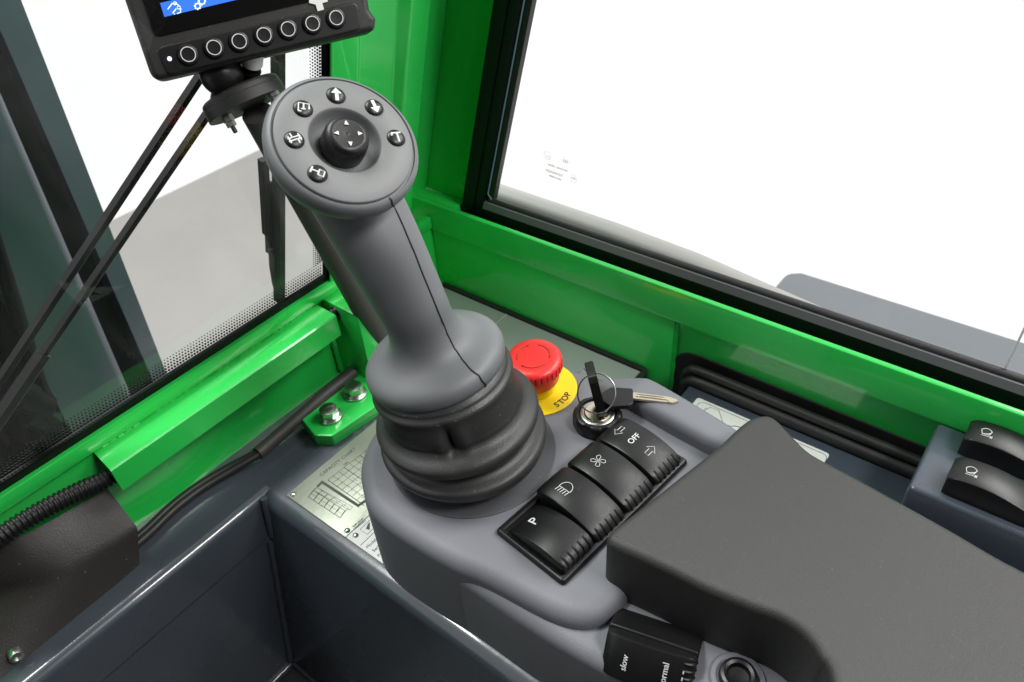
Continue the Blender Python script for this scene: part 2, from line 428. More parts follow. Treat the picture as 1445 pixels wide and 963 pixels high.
# grey tray along the right wall
bm = B(); box(bm, .330, .4463, .2330, .470, .0004, .0205, .0012)
tr = build('side_tray', bm, M['tray']); tag(tr, 'light grey steel tray along the green wall behind the red emergency button', 'tray')
bm = B(); a = onz(690, 464, .021); b = onz(706, 450, .021); tube(bm, [V((.362, .3855, .0208)), V((.445, .384, .0208))], .0012, 6); build('weld_seam', bm, M['tray'], tr)
bm = B()
o = fillet([(.4465, .472), (.4465, .2322), (.36, .2322), (.36, .2270), (.4515, .2270), (.4515, .472)], [0, 0, 0, 0, .008, 0])
prism(bm, o, .0008, .0225); sl = build('edge_seal', bm, M['seal']); tag(sl, 'thin black rubber strip sealing the grey tray against the green wall', 'seal')

# blue-grey lid panel, gasket, stickers
bm = B(); box(bm, .30, .4385, -.30, .1835, .0006, .0360, .0012)
lid = build('lid_panel', bm, M['bluegrey']); tag(lid, 'dark blue grey steel panel inside the black gasket beside the armrest', 'panel')
gk = thing('window_gasket', 'black ribbed rubber gasket with a rounded corner along the green side wall', 'gasket', (.445, .19, 0))
bm = B()
gz = onx(1075, 539, .4552).z
o = fillet([(.2085, .0008), (.2085, gz + .0005), (-.30, gz - .001), (-.30, .0008)], [0, .030, 0, 0], 10)
mm = Matrix(((0, 0, 1, 0), (1, 0, 0, 0), (0, 1, 0, 0), (0, 0, 0, 1)))
rprism(bm, [V((q.x, q.y)) for q in o], -.4564, -.4550, .0005, 3, Matrix(((0, 0, -1, 0), (1, 0, 0, 0), (0, 1, 0, 0), (0, 0, 0, 1)))); build('flange', bm, M['seal'], gk)
for (xx, zz, r, nm) in ((.4455, onx(1075, 560, .4455).z, .0040, 'rib'), (.4425, onx(1075, 577, .4425).z, .0055, 'rib')):
    yb = .1925 - (.0540 - zz) * .25
    pts = catmull([(xx, -.30, zz), (xx, 0, zz), (xx, .12, zz), (xx, yb - .014, zz), (xx, yb - .003, zz - .004), (xx, yb, zz - .014), (xx, yb, .004)], 6, False)
    bm = B(); tube(bm, pts, r, 12); build(nm, bm, M['seal'], gk, 60)

st = thing('instruction_sticker', 'white pictogram sticker on the blue grey panel, half hidden by the armrest', 'sticker', (.42, .12, .0361))
bm = B(); rprism(bm, fillet([(.381, .0630), (.4292, .0630), (.4292, .1712), (.381, .1712)], .003), .03605, .0364, .0001, 2); build('sheet', bm, M['sticker'], st)
sf = lambda x, y: V((x - .0140, y - .0063, .03645))
bm = B()
stroke(bm, fillet([(.397, .0695), (.4405, .0695), (.4405, .1735), (.397, .1735)], .005), .0002, sf, True)
stroke(bm, [(.4190, .1700), (.4380, .1640), (.4390, .1570), (.4230, .1440), (.4200, .1440)], .0002, sf)
stroke(bm, [(.4200, .1440), (.4170, .1380), (.4210, .1350)], .0002, sf)
stroke(bm, [(.4360, .1660), (.4200, .1690)], .0002, sf)
stroke(bm, arc(.423, .108, .009, 20, 200), .0002, sf)
stroke(bm, arc(.423, .108, .006, 20, 200), .0002, sf)
for pts in ([(.4315, .1340), (.4300, .1390), (.4275, .1420)], [(.4200, .1310), (.4225, .1360), (.4215, .1410)]):
    stroke(bm, pts, .00035, sf)
    e = V(pts[-1]); d = (V(pts[-1]) - V(pts[-2])).normalized(); nrm = V((-d.y, d.x))
    sheet(bm, [tuple(e + d * .003), tuple(e + nrm * .0014), tuple(e - nrm * .0014)], sf)
build('pictogram', bm, M['dark'], st)

# ---------------------------------------------------------------- data plates
def plate(name, label, x0, x1, y0, y1, draw, rivets, col_='plate'):
    t = thing(name, label, 'data plate', ((x0 + x1) / 2, (y0 + y1) / 2, 0))
    bm = B(); box(bm, x0, x1, y0, y1, .0003, .0012, .0002); build('sheet', bm, M[col_], t)
    bm = B(); draw(bm); build('printing', bm, M['greendark'], t)
    for (x, y) in rivets:
        bm = B(); lathe(bm, [(.0022, .0012), (.0022, .0018), (.0017, .0024), (.0008, .0027), (.0002, .00275)], Matrix.Translation(V((x, y, 0))), 20); build('rivet', bm, M['steel'], t)
    return t
pf = lambda x, y: V((x, y, .00125))
def grid(bm, x0, x1, y0, y1, nx, ny, heavy=()):
    for i in range(nx + 1): stroke(bm, [(x0 + (x1 - x0) * i / nx, y0), (x0 + (x1 - x0) * i / nx, y1)], .0003 if i in heavy else .00017, pf)
    for j in range(ny + 1): stroke(bm, [(x0, y0 + (y1 - y0) * j / ny), (x1, y0 + (y1 - y0) * j / ny)], .00017, pf)
def small_rows(bm, x0, x1, y0, y1, n, rnd):
    for j in range(n):
        y = y0 + (y1 - y0) * (j + .5) / n; x = x0
        while x < x1:
            w = rnd.uniform(.0006, .0022); stroke(bm, [(x, y), (min(x + w, x1), y)], .00014, pf); x += w + rnd.uniform(.0004, .0012)
# plate corner coordinates from the picture's chart corners
def chart(bm):
    rnd = random.Random(3)
    pxp = lambda px, py: (lambda p: (p.x, p.y))(onz(px, py, .0012))
    def quadgrid(c00, c10, c01, nx, ny, w=.00017):
        a, b, c = V(pxp(*c00)), V(pxp(*c10)), V(pxp(*c01))
        for i in range(nx + 1):
            s = a + (b - a) * i / nx; stroke(bm, [tuple(s), tuple(s + c - a)], w, pf)
        for j in range(ny + 1):
            s = a + (c - a) * j / ny; stroke(bm, [tuple(s), tuple(s + b - a)], w, pf)
    quadgrid((435, 701.5), (480, 731), (442, 692), 6, 1, .00022)
    quadgrid((442, 692), (493, 720), (447, 688), 6, 1, .00015)
    quadgrid((435, 701.5), (480, 731), (447, 688), 6, 3, .00012)
    a, b, c = V(pxp(462.5, 677.5)), V(pxp(503, 706)), V(pxp(505, 645))
    for i in range(10):
        s = a + (c - a) * i / 9 * 1.6; stroke(bm, [tuple(s), tuple(s + (b - a) * 1.25)], .00016 if i % 3 else .0003, pf)
    for i in range(8):
        s = a + (b - a) * i / 6; stroke(bm, [tuple(s), tuple(s + (c - a) * 1.6)], .00015, pf)
    for row in range(5):
        for i in range(9):
            s = a + (c - a) * (row + .5) / 5.6 * 1.6 + (b - a) * (i + .3) / 8
            stroke(bm, [tuple(s), tuple(s + (b - a).normalized() * .002)], .00012, pf)
    k = [V(pxp(*q)) for q in ((449, 686), (454.5, 680.5), (505.5, 714), (514, 708))]
    for i in range(3):
        d = (k[i + 1] - k[i]).normalized(); n = V((-d.y, d.x)) * .0012
        sheet(bm, [tuple(k[i] - d * .001 + n), tuple(k[i + 1] + d * .001 + n), tuple(k[i + 1] + d * .001 - n), tuple(k[i] - d * .001 - n)], pf, .0001 + i * .00003)
    o = V(pxp(477, 652)); e = V(pxp(493, 639.5)); d = (e - o).normalized(); n = V((-d.y, d.x))
    f = lambda x, y: V((*(o + d * x + n * y), .00125))
    text(bm, 'CAPACITY CHART', .0046, f, 1.0)
    o2 = V(pxp(488, 655)); f2 = lambda x, y: V((*(o2 + d * x + n * y), .00125)); text(bm, '1000', .0028, f2)
    c = [pxp(*q) for q in ((496.5, 744), (512.5, 731.5), (516, 735), (500, 747.5))]; stroke(bm, c, .0002, pf, True)
    o3 = V(pxp(506, 739.5)); text(bm, '3T-450', .0032, lambda x, y: V((*(o3 + d * x + n * y), .00125)))
plate('capacity_plate', 'brushed metal capacity chart plate riveted beside the joystick pod', .1785, .33, .3335, .4035, chart, [(.1822, .3995), (.1835, .3368)])
def serial(bm):
    stroke(bm, [(.180, .3185), (.24, .3185)], .00022, pf)
    for j in range(7): text(bm, ('Model', 'Serial', 'Power', 'Weight', 'Year', 'Load', 'Speed')[j], .0038, (lambda yy: lambda x, y: V((.1860 - 0 + x, yy + y, .00125)))(.3130 - j * .0062), align='CENTER')
    stroke(bm, [(.190, .3215), (.203, .3215), (.203, .3295), (.190, .3295)], .0002, pf, True)
    sheet(bm, [(.194, .323), (.199, .328), (.197, .328), (.193, .326)], pf)
plate('serial_plate', 'pale riveted serial number plate half hidden under the joystick pod', .1787, .25, .24, .3330, serial, [(.1842, .3283)], 'sticker')

# ---------------------------------------------------------------- windscreen, frit, wipers
ws = thing('windscreen', 'front windscreen glass with a black dotted border along its edge', 'windscreen', (-.1, .479, .101))
def gbox(bm, x0, x1, s0, s1, o0, o1):
    t = bmesh.new(); bmesh.ops.create_cube(t, size=1)
    for v in t.verts: v.co = Gf(x0 + (v.co.x + .5) * (x1 - x0), s0 + (v.co.y + .5) * (s1 - s0), o0 + (v.co.z + .5) * (o1 - o0))
    merge(bm, t)
GXR = onG(466, 394).x
def gxr(s): return GXR + .0621 * s
bm = B(); loft(bm, [[Gf(-.75, s, .0032), Gf(gxr(s) + .004, s, .0032), Gf(gxr(s) + .004, s, .0082), Gf(-.75, s, .0082)] for s in (-.012, .95)], True, True, True); build('pane', bm, M['glass'], ws)
bm = B(); gbox(bm, -.75, GXR, -.003, .0075, .0002, .0030); loft(bm, [[Gf(gxr(s) - .0062, s, .0002), Gf(gxr(s), s, .0002), Gf(gxr(s), s, .0030), Gf(gxr(s) - .0062, s, .0030)] for s in (.0076, .95)], True, True, True); build('border', bm, M['frit'], ws)
bm = B()
def dot(x, s, r):
    vs = [bm.verts.new(Gf(x + r * math.cos(a * PI / 3), s + r * math.sin(a * PI / 3), .0030)) for a in range(6)]
    ws_ = [bm.verts.new(Gf(x + r * math.cos(a * PI / 3), s + r * math.sin(a * PI / 3), .0024)) for a in range(6)]
    bm.faces.new(vs); bm.faces.new(ws_[::-1])
    for a in range(6): bm.faces.new((vs[a], vs[(a + 1) % 6], ws_[(a + 1) % 6], ws_[a]))
for row in range(5):
    for k in range(185):
        dot(GXR - .0085 - k * .0025 + row * .00036, .0096 + row * .0031, (.00098, .00088, .00074, .0006, .00045)[row])
for row in range(5):
    for k in range(150): dot(gxr(.024 + k * .0023) - .0076 - row * .0022, .024 + k * .0023 - row * .0005, (.00092, .00082, .0007, .00058, .00042)[row])
build('dot_pattern', bm, M['frit'], ws, 0)

OFF = .022
def rod(bm, p, q, w, off, h=None):
    a, b = onG(*p, off), onG(*q, off); d = (b - a).normalized(); n = GN; s = d.cross(n)
    r = [V((-w / 2, -.4 * w)), V((-w * .3, -.55 * w)), V((w / 2, -.55 * w)), V((w / 2, .5 * w)), V((-w / 2, .5 * w))]
    loft(bm, [[a + s * k.x + n * k.y for k in r], [b + s * k.x + n * k.y for k in r]], True, True, True)
wp = thing('wiper_linkage', 'black parallel wiper arms crossing the windscreen diagonally', 'wiper', tuple(onG(100, 400, OFF)))
bm = B(); rod(bm, (-30, 583), (352, 3), .0048, OFF); build('arm', bm, M['wiper'], wp, 25)
bm = B(); rod(bm, (52, 513), (352, 75), .0046, OFF + .004); build('arm', bm, M['wiper'], wp, 25)
bm = B(); rod(bm, (-40, 648), (62, 499), .0072, OFF + .004); build('arm_sleeve', bm, M['wiper'], wp, 25)
wb = thing('windscreen_wiper', 'upright black wiper blade standing behind the pole at the right of the windscreen', 'wiper', tuple(onG(392, 250, .012)))
bm = B(); rod(bm, (391, -60), (394, 424), .0068, .016); build('blade', bm, M['wiper'], wb, 25)
bm = B(); rod(bm, (371, 225), (377, 330), .0055, .022); rod(bm, (377, 256), (381, 356), .005, .0235); build('arm_clip', bm, M['black'], wb, 25)
bm = B(); tube(bm, [onG(*q, .018) for q in ((383, 352), (384, 375), (388, 400), (394, 420))], .0025, 8); build('blade_spine', bm, M['wiper'], wb)

# boom outside the windscreen
boom = thing('loader_boom', 'dark grey steel loader boom standing outside the windscreen', 'boom', tuple(ony(190, 540, .72)))
def yl(p, q, y, ext0=-.6, ext1=.55):
    a, b = ony(*p, y), ony(*q, y); return a + (a - b) * -ext0, b + (b - a) * ext1
def strip(name, la, lb, m=M['beam'], th=.02, up=.45):
    bm = B(); vs = []
    def ends(l):
        a, b = ony(*l[0], l[2]), ony(*l[1], l[2]); d = (a - b); return a + d * .6, b - d * .5
    a0, a1 = ends(la); b0, b1 = ends(lb); back = V((0, th, 0))
    loft(bm, [[a0, b0, b0 + back, a0 + back], [a1, b1, b1 + back, a1 + back]], True, True, True)
    return build(name, bm, m, boom, 30)
strip('flange_plate', ((-18, 0), (213, 531), .78), ((29.6, 0), (232.5, 521), .78))
strip('recess', ((-60, 0), (150, 531), .80), ((-12, 0), (216, 531), .80), M['hose'])
def front_face():
    bm = B(); rows = []
    L0, L1 = ((-215, 0), (100, 626)), ((-36, 0), (197, 551))
    sec = [(0, .12), (0, .03), (.02, .008), (.06, 0), (.5, .0), (.80, .0), (.86, .003), (.92, .011), (.965, .022), (1, .04), (1.0, .10)]
    def ends(l, y):
        a, b = ony(*l[0], y), ony(*l[1], y); d = a - b; return a + d * .5, b - d * .5
    a0, a1 = ends(L0, .70); b0, b1 = ends(L1, .70)
    for e0, e1 in ((a0, b0), (a1, b1)):
        rows.append([e0 + (e1 - e0) * u + V((0, d, 0)) for u, d in sec])
    loft(bm, rows, True, True, True); return build('main_beam', bm, M['beam'], boom, 40)
front_face()
bm = B()
for k, (p, q, r, y) in enumerate((((-60, 330), (70, 640), .016, .72), ((-95, 380), (52, 660), .013, .70), ((-130, 420), (20, 690), .016, .69), ((-40, 240), (88, 640), .006, .69))):
    a, b = ony(*p, y), ony(*q, y); tube(bm, [a + (a - b) * .6, a, b, b + (b - a) * .4], r, 14)
build('hydraulic_hose', bm, M['hose'], boom, 60)
bm = B()
for px, py in ((8, 545), (38, 583), (52, 605), (20, 640), (66, 625), (30, 560)):
    p = ony(px, py, .665); tube(bm, [p, p + V((.012, 0, -.024))], .012, 12)
build('hose_fitting', bm, M['hose'], boom, 40)
bm = B(); p = ony(-60, 500, .83); q = ony(120, 690, .83); box(bm, p.x - .5, q.x + .02, .83, .87, q.z - .5, p.z + .3); build('rear_plate', bm, M['hose'], boom)

# ---------------------------------------------------------------- side window
XF = .465
sw = thing('side_window', 'right side cab window in a black aluminium frame with sliding glass', 'window', (XF, .1, .104))
pr = [(.462, .1166), (.462, .1172), (.4628, .1176), (.4690, .1262), (.4702, .1264), (.4706, .1230), (.4800, .1230), (.4800, .1010), (.462, .1010)]
def fy(z): return .446 - .2994 * (z - .109)
bm = B(); loft(bm, [[V((.4622, y, z)) for y, z in ((-.75, .1018), (fy(.1018), .1018), (fy(.1203) - .022, .1203), (-.75, .1203))],
                    [V((.4790, y, z)) for y, z in ((-.75, .1018), (fy(.1018), .1018), (fy(.1203) - .022, .1203), (-.75, .1203))]], True, True, True)
build('frame_sill', bm, M['frame'], sw, 25)
bm = B(); e = .4180
loft(bm, [[V((x, y, z)) for x, z in ((.4627, .1206), (.4651, .1264), (.4725, .1264), (.4725, .1206))] for y in (-.75, e)], True, True, True)
build('frame_strip', bm, M['strip'], sw, 25)
bm = B()
def member(bm, o0, o1, x0, x1, z0=.1019, z1=.95):
    q = [(fy(z0) - o0, z0), (fy(z1) - o0, z1), (fy(z1) - o1, z1), (fy(z0) - o1, z0)]
    loft(bm, [[V((x0, y, z)) for y, z in q], [V((x1, y, z)) for y, z in q]], True, True, True)
member(bm, 0, .0135, .4618, .4795); member(bm, .0136, .0225, .4632, .4795)
build('frame_post', bm, M['frame'], sw, 25)
bm = B(); tube(bm, [V((.4705, -.75, .1262)), V((.4705, e - .004, .1262))], .0036, 12); member(bm, .0236, .0300, .4700, .4760, .128); build('glazing_seal', bm, M['seal'], sw, 50)
bm = B(); pts = [V((.4690, fy(z) - .0232, z)) for z in (.95, .5, .2, .14, .134)] + [V((.4690, fy(.134) - .027, .129))]
tube(bm, pts, .0007, 6); build('glass_edge', bm, M['tealedge'], sw)
bm = B()
q = [(fy(.125) - .026, .125), (fy(.95) - .026, .95), (-.016, .95), (-.016, .125)]
loft(bm, [[V((.4735, y, z)) for y, z in q], [V((.4775, y, z)) for y, z in q]], True, True, True); build('pane', bm, M['clear'], sw)
bm = B(); q = [(.06, .125), (.06, .95), (-.75, .95), (-.75, .125)]
loft(bm, [[V((.4800, y, z)) for y, z in q], [V((.4840, y, z)) for y, z in q]], True, True, True); build('pane', bm, M['clear'], sw)
bm = B(); box(bm, .4722, .4732, -.0162, -.0148, .127, .95); build('pane_edge', bm, M['paleedge'], sw)
# etched stamp, seen from behind (mirrored)
def onW(px, py): return onx(px, py, .4733)
bm = B()
oW = onW(790, 237); dW = (onW(815, 248) - onW(768, 231)); dW.x = 0; dW.normalize(); uW = V((1, 0, 0)).cross(dW); uW.normalize()
if uW.z < 0: uW = -uW
def fW(px, py):
    o = onW(px, py); return lambda x, y: o + dW * x + uW * y
f0 = fW(790, 237)
stroke(bm, arc(0, 0, .0036, 0, 360, 24), .00012, fW(772.5, 220), True)
for k in range(3): stroke(bm, arc(-.0022 + k * .0016, 0, .0016, -70, 70, 8), .00012, fW(772, 220.5))
stroke(bm, [(-.0055, .0006), (0, .0032), (.0055, .0004), (0, -.0026)], .00012, fW(797, 227.5), True)
text(bm, 'HY', .0038, fW(797.5, 228), mirror=True)
text(bm, 'HAIYANG 100266', .0026, fW(787, 237), mirror=True)
text(bm, 'TEMPERED', .0032, fW(782, 244.5), 1.25, mirror=True)
text(bm, '43R-010084', .0026, fW(783.5, 251), mirror=True)
stroke(bm, arc(0, 0, .0034, 0, 360, 24), .00012, fW(809, 252), True)
text(bm, 'E32', .0028, fW(809, 252), mirror=True)
build('etched_stamp', bm, M['grey_print'], sw, 0)

# body outside the window
bm = B(); A = onz(1115, 377, -.10); Bq = onz(1445, 474, -.10)
o = fillet([(.53, A.y + .004), (A.x - .012, A.y), (A.x, A.y - .015), (A.x + .002, -.7), (.53, -.7)], [0, .02, .01, 0, 0], 8)
rprism(bm, o, -.45, -.10, .008, 4); fe = build('machine_fender', bm, M['fender']); tag(fe, 'grey painted body panel of the machine outside the side window', 'body panel')
bm = B(); pr = [(.492, .05), (.492, .114), (.496, .119), (.503, .121), (.512, .119), (.522, .110), (.526, .05)]
loft(bm, [[V((p[0], y, p[1] - (dz_ if p[1] > .06 else 0))) for p in pr] for y, dz_ in ((.10, .02), (.17, .012), (.22, .006), (.30, .002), (.44, 0))], True, True, True); le = build('outer_ledge', bm, M['ledge'], None, 60); tag(le, 'pale grey rounded ledge just outside the bottom of the side window', 'ledge')
# ================================================================ armrest pod
pod = thing('console_pod', 'blue grey moulded plastic pod carrying the joystick, switches and armrest', 'console pod', (.26, .2, 0))
U = [(.1850, .302), (.1775, .290), (.1738, .275), (.1728, .258), (.1735, .236), (.1746, .220), (.1758, .209), (.1782, .199), (.1800, .187), (.1812, .172), (.1824, .156), (.1842, .142), (.1882, .1295), (.1965, .1195), (.210, .1150), (.25, .1120), (.30, .108),
     (.345, .103), (.366, .110), (.3705, .128), (.3768, .166), (.3790, .186), (.3765, .203), (.3715, .220), (.3665, .250), (.358, .288), (.336, .320), (.300, .337), (.262, .340), (.226, .334), (.200, .320)]
bm = B()
rprism(bm, catmull(U, 5), .0004, .078, .0105, 8)
Lw = [(.1858, .300), (.1788, .288), (.1753, .272), (.1746, .255), (.1752, .232), (.1758, .210), (.1760, .188), (.1758, .165), (.1765, .140), (.1785, .112), (.182, .085), (.188, .055), (.194, .02), (.20, -.04), (.205, -.12), (.30, -.16), (.345, -.1),
      (.352, .0), (.355, .09), (.353, .12), (.345, .25), (.32, .30), (.28, .325), (.24, .325), (.205, .313)]
rprism(bm, catmull(Lw, 5), .0002, .0655, .010, 6)
build('body', bm, M['pod'], pod, 50)
# raised rim on the window side
bm = B()
rim = [onz(905, 580, .080), onz(935, 600, .084), onz(985, 640, .089), onz(1010, 665, .09)]
Rm = [(.3645, .248), (.3590, .240), (.3525, .222), (.3500, .205), (.3480, .185), (.3455, .165), (.3430, .140), (.342, .11), (.352, .104), (.362, .108), (.3672, .128), (.3735, .166), (.3760, .186), (.3738, .203), (.3690, .222)]
def rimz(x, y): return max(-.016, min(0, -.016 * ((y - .190) / .045) if y > .190 else 0))
rprism(bm, catmull(Rm, 5), .060, .0925, .008, 6, zf=rimz)
build('raised_rim', bm, M['pod'], pod, 60)

# ---------------------------------------------------------------- joystick
BASE = V((.2497, .2597, .078)); FC = onz(613, 504, .1625); HC = V((.2244, .2910, .315))
HC = CAM + ray(487.5, 198.5) * ((HC - CAM).dot(ray(487.5, 198.5)) / ray(487.5, 198.5).length_squared)
HN = V((-.082, -.634, .769)).normalized()
AX = (HC - FC).normalized(); FA = V((-.075, .175, .98)).normalized()
js = thing('joystick', 'grey control joystick with round button head on a black rubber bellows', 'joystick', tuple(BASE))
bm = B(); lathe(bm, [(.0585, .0002), (.0585, .0008), (.0580, .0012), (.04, .0012)], Matrix.Translation(V((.2525, .2592, .078))), 64); build('base_ring', bm, mat('base_ring_shaded', (.075, .077, .086), .6, bump=.4, bscale=1200, var=.1, dust=.3), js)  # raised ring, darker than the pod: shade around the boot put into its colour
hh = (FC - BASE).length
bell = [(.046, .002), (.0478, .004), (.0512, .0075), (.0548, .0115), (.0575, .0150), (.0588, .0180), (.0590, .0205), (.0580, .0228), (.0545, .0245), (.0518, .0262), (.0510, .0282), (.0524, .0305), (.0562, .0335), (.0580, .0362), (.0586, .0388), (.0580, .0412), (.0556, .0432),
        (.0520, .0452), (.0495, .0480), (.0482, .0520), (.0478, .0560), (.0478, .0630), (.0480, .0665), (.0486, .0690), (.0490, .0708), (.0486, .0724), (.0474, .0736), (.0466, .0748), (.0462, .0765), (.0430, .080)]
# crease where the rubber folds towards the operator
mB = axisframe(BASE, (FC - BASE).normalized(), V((1, 0, 0)))
cr = mB.inverted() @ ony(612, 620, (BASE + AX * .05).y - .04)
pc = math.atan2(cr.y, cr.x)
def bfold(a, r, h):
    d = (a - pc + PI) % (2 * PI) - PI
    w = math.exp(-((h - .0555) / .0105) ** 2)
    g = -.0052 * math.exp(-(d / .055) ** 2) * w
    g += .0018 * math.exp(-((abs(d) - .17) / .09) ** 2) * w
    sag = -.0022 * math.exp(-(d / .5) ** 2) * math.exp(-((h - .047) / .006) ** 2)
    return g + sag + .0004 * math.sin(3 * a + h * 90)
def fine(pr, k=3):
    return [tuple(p) for p in catmull([(a, b, 0) for a, b in pr], k, False)]
brings = []
ctrl = BASE + V((-.0045, .0015, .045))
for r, h in [(p[0] * (.965 if p[1] < .024 else .94 if p[1] < .05 else .955), p[1]) for p in fine(bell)]:
    t = min(1, max(0, h / hh)); c = BASE * (1 - t) ** 2 + ctrl * 2 * t * (1 - t) + FC * t * t
    if h > hh: c = FC + FA * (h - hh)
    nx, ny, nz = frame_for(V((0, 0, 1)).lerp(FA, t), V((1, 0, 0)))
    brings.append([c + (nx * math.cos(2 * PI * k / 120) + ny * math.sin(2 * PI * k / 120)) * (r + bfold(2 * PI * k / 120, r, h)) for k in range(120)])
bm = B(); loft(bm, brings, True, True, True); build('boot', bm, M['rubber'], js, 80)

# grip: flange, shaft and head lofted as one skin
mF = axisframe(FC, AX, V((1, 0, 0)))
rings = []; SEG = 72
def ring(c, nrm, rx, ry=None, hint=V((1, 0, 0))):
    x, y, z = frame_for(nrm, hint); ry = ry or rx
    return [c + x * math.cos(2 * PI * k / SEG) * rx + y * math.sin(2 * PI * k / SEG) * ry for k in range(SEG)]
spec = [(-.0085, .0400), (-.0080, .0436), (-.0055, .0452), (-.003, .0459), (.000, .0459), (.0032, .0449), (.0060, .0423), (.0080, .0388), (.0094, .0352), (.0110, .0315), (.0135, .0278), (.0170, .0248), (.0215, .0226), (.0270, .0213), (.034, .0207)]
for h, r in spec:
    wv = min(1, max(0, (h - .004) / .026)); rings.append(ring(FC + FA.lerp(AX, wv * .7) * h, FA.lerp(AX, wv).normalized(), r))
top = HC - HN * .0335
# shaft from flange fillet up to below the head
s0 = FC + AX * .040; sE = HC - HN * .034 + V((.006, -.002, -.002))
N = 9
for k in range(N):
    u = k / (N - 1); c = s0.lerp(sE, u); 
    nrm = AX.lerp(HN, max(0, (u - .45) / .55) * .72).normalized()
    rings.append(ring(c, nrm, .0208 + .0052 * u, .0212 + .0066 * u))
for d, r, off in ((.0285, .0285, .0040), (.0245, .0315, .0026), (.0200, .0343, .0013), (.0155, .0370, .0005), (.0110, .0386, 0), (.0070, .0394, 0), (.0040, .0394, 0), (.0018, .0386, 0), (.0006, .0376, 0), (.0001, .0364, 0)):
    rings.append(ring(HC - HN * d + V((off, -off * .3, 0)), HN.lerp(AX, max(0, (d - .012)) / .03).normalized(), r))
bm = B()
loft(bm, rings + [ring(HC - HN * .0012, HN, .0361), ring(HC - HN * .0012, HN, .0352)], True, True, False)
grip = build('handle', bm, M['grip'], js, 60)
# seam line over the skin following the picture
seam_px = [(545, 272), (556, 290), (570, 322), (590, 370), (612, 425), (630, 468), (640, 490), (655, 512), (672, 527), (685, 542), (690, 556)]
def seam_x(y):
    for (xa, ya), (xb, yb) in zip(seam_px, seam_px[1:]):
        if ya <= y <= yb: return xa + (xb - xa) * (y - ya) / (yb - ya)
sp = []
for r in rings:
    best = None
    cc = sum(r, V()) / SEG
    for k in range(SEG):
        a, b = r[k], r[(k + 1) % SEG]
        if (CAM - a).dot(a - cc) < .0 * (a - cc).length * (CAM - a).length: continue
        for s in (0, .25, .5, .75):
            p = a.lerp(b, s); q = proj(p); xx = seam_x(q[1])
            if xx is None: continue
            e = abs(q[0] - xx)
            if e < 6 and (best is None or e < best[0]): best = (e, p)
    if best: sp.append(best[1])
bm = B()
if len(sp) > 3: tube(bm, catmull(sp, 4, False), .00055, 6)
tube(bm, [onp(438.5, 115.5, HC - HN * .0016, HN), onp(441.5, 119.5, HC - HN * .0002, HN), onp(444.5, 124.5, HC + HN * .0001, HN)], .0005, 6)
build('seam', bm, M['seal'], js, 0)
# head face: flat panel with a bowl and thumb hat
mH = axisframe(HC, HN, RM @ V((1, 0, 0)))
bm = B(); lathe(bm, [(.0352, -.0010), (.0351, .0003), (.0346, .0007), (.0190, .0007), (.0184, .0003), (.0178, -.0012), (.0170, -.0035), (.0155, -.0062), (.0130, -.0078), (.010, -.0080)], mH, 96, None, False, True); build('face_panel', bm, M['gripface'], js, 50)
bm = B(); lathe(bm, [(.0115, -.0079), (.0117, -.003), (.0114, .0020), (.0109, .0044), (.0098, .0058), (.0084, .0063)] + [(.0084 - k * .0007, .0062 + (.00025 if k % 2 else 0) - .00004 * k) for k in range(1, 12)], mH, 64); hat = build('thumb_hat', bm, M['black'], js, 50)
bm = B(); hf = planef(mH, .00665)
for k in range(4):
    a = math.radians((105, 15, 195, 285)[k]); d = V((math.cos(a), math.sin(a))); n = V((-d.y, d.x)); c = d * .0058
    sheet(bm, [tuple(c + d * .0015), tuple(c - d * .0009 + n * .0011), tuple(c - d * .0009 - n * .0011)], hf, .0001, HN)
build('arrowheads', bm, M['white'], hat, 0)
# six head buttons with their white icons
def icon_arrow(bm, f, n): sheet(bm, [(-.0007, -.0030), (.0007, -.0030), (.0007, .0004), (.0022, .0004), (0, .0031), (-.0022, .0004), (-.0007, .0004)], f, .00012, n)
def icon_bucket(bm, f, n):
    for p in ([(-.0020, -.0022), (-.0020, .0018), (.0022, .0018), (.0022, -.0008)], [(0, .0018), (0, -.0012)], [(-.002, -.0022), (-.0008, -.0022)], [(.0008, -.0010), (-.0010, -.0010)]): stroke(bm, p, .00042, f)
def icon_tool(bm, f, n):
    for p in ([(-.0028, .0006), (.0028, .0006)], [(-.0028, -.0006), (.0028, -.0006)], [(-.0008, .0006), (-.0008, .0026)], [(.0010, -.0006), (.0010, -.0026)], [(-.0022, .0016), (-.0022, -.0016)], [(.0022, .0016), (.0022, -.0016)]): stroke(bm, p, .0004, f)
def icon_horn(bm, f, n):
    for p in ([(-.0028, -.0012), (-.0028, .0016)], [(-.0028, .0002), (.0002, .0002)], [(.0002, -.0012), (.0002, .0014), (.0024, .0014), (.0024, -.0012), (.0002, -.0012)]): stroke(bm, p, .00045, f)
def icon_tee(bm, f, n):
    for p in ([(-.0020, .0018), (.0022, .0018)], [(-.0020, .0018), (-.0020, .0006)], [(.0004, .0018), (.0004, -.0026)]): stroke(bm, p, .00052, f)
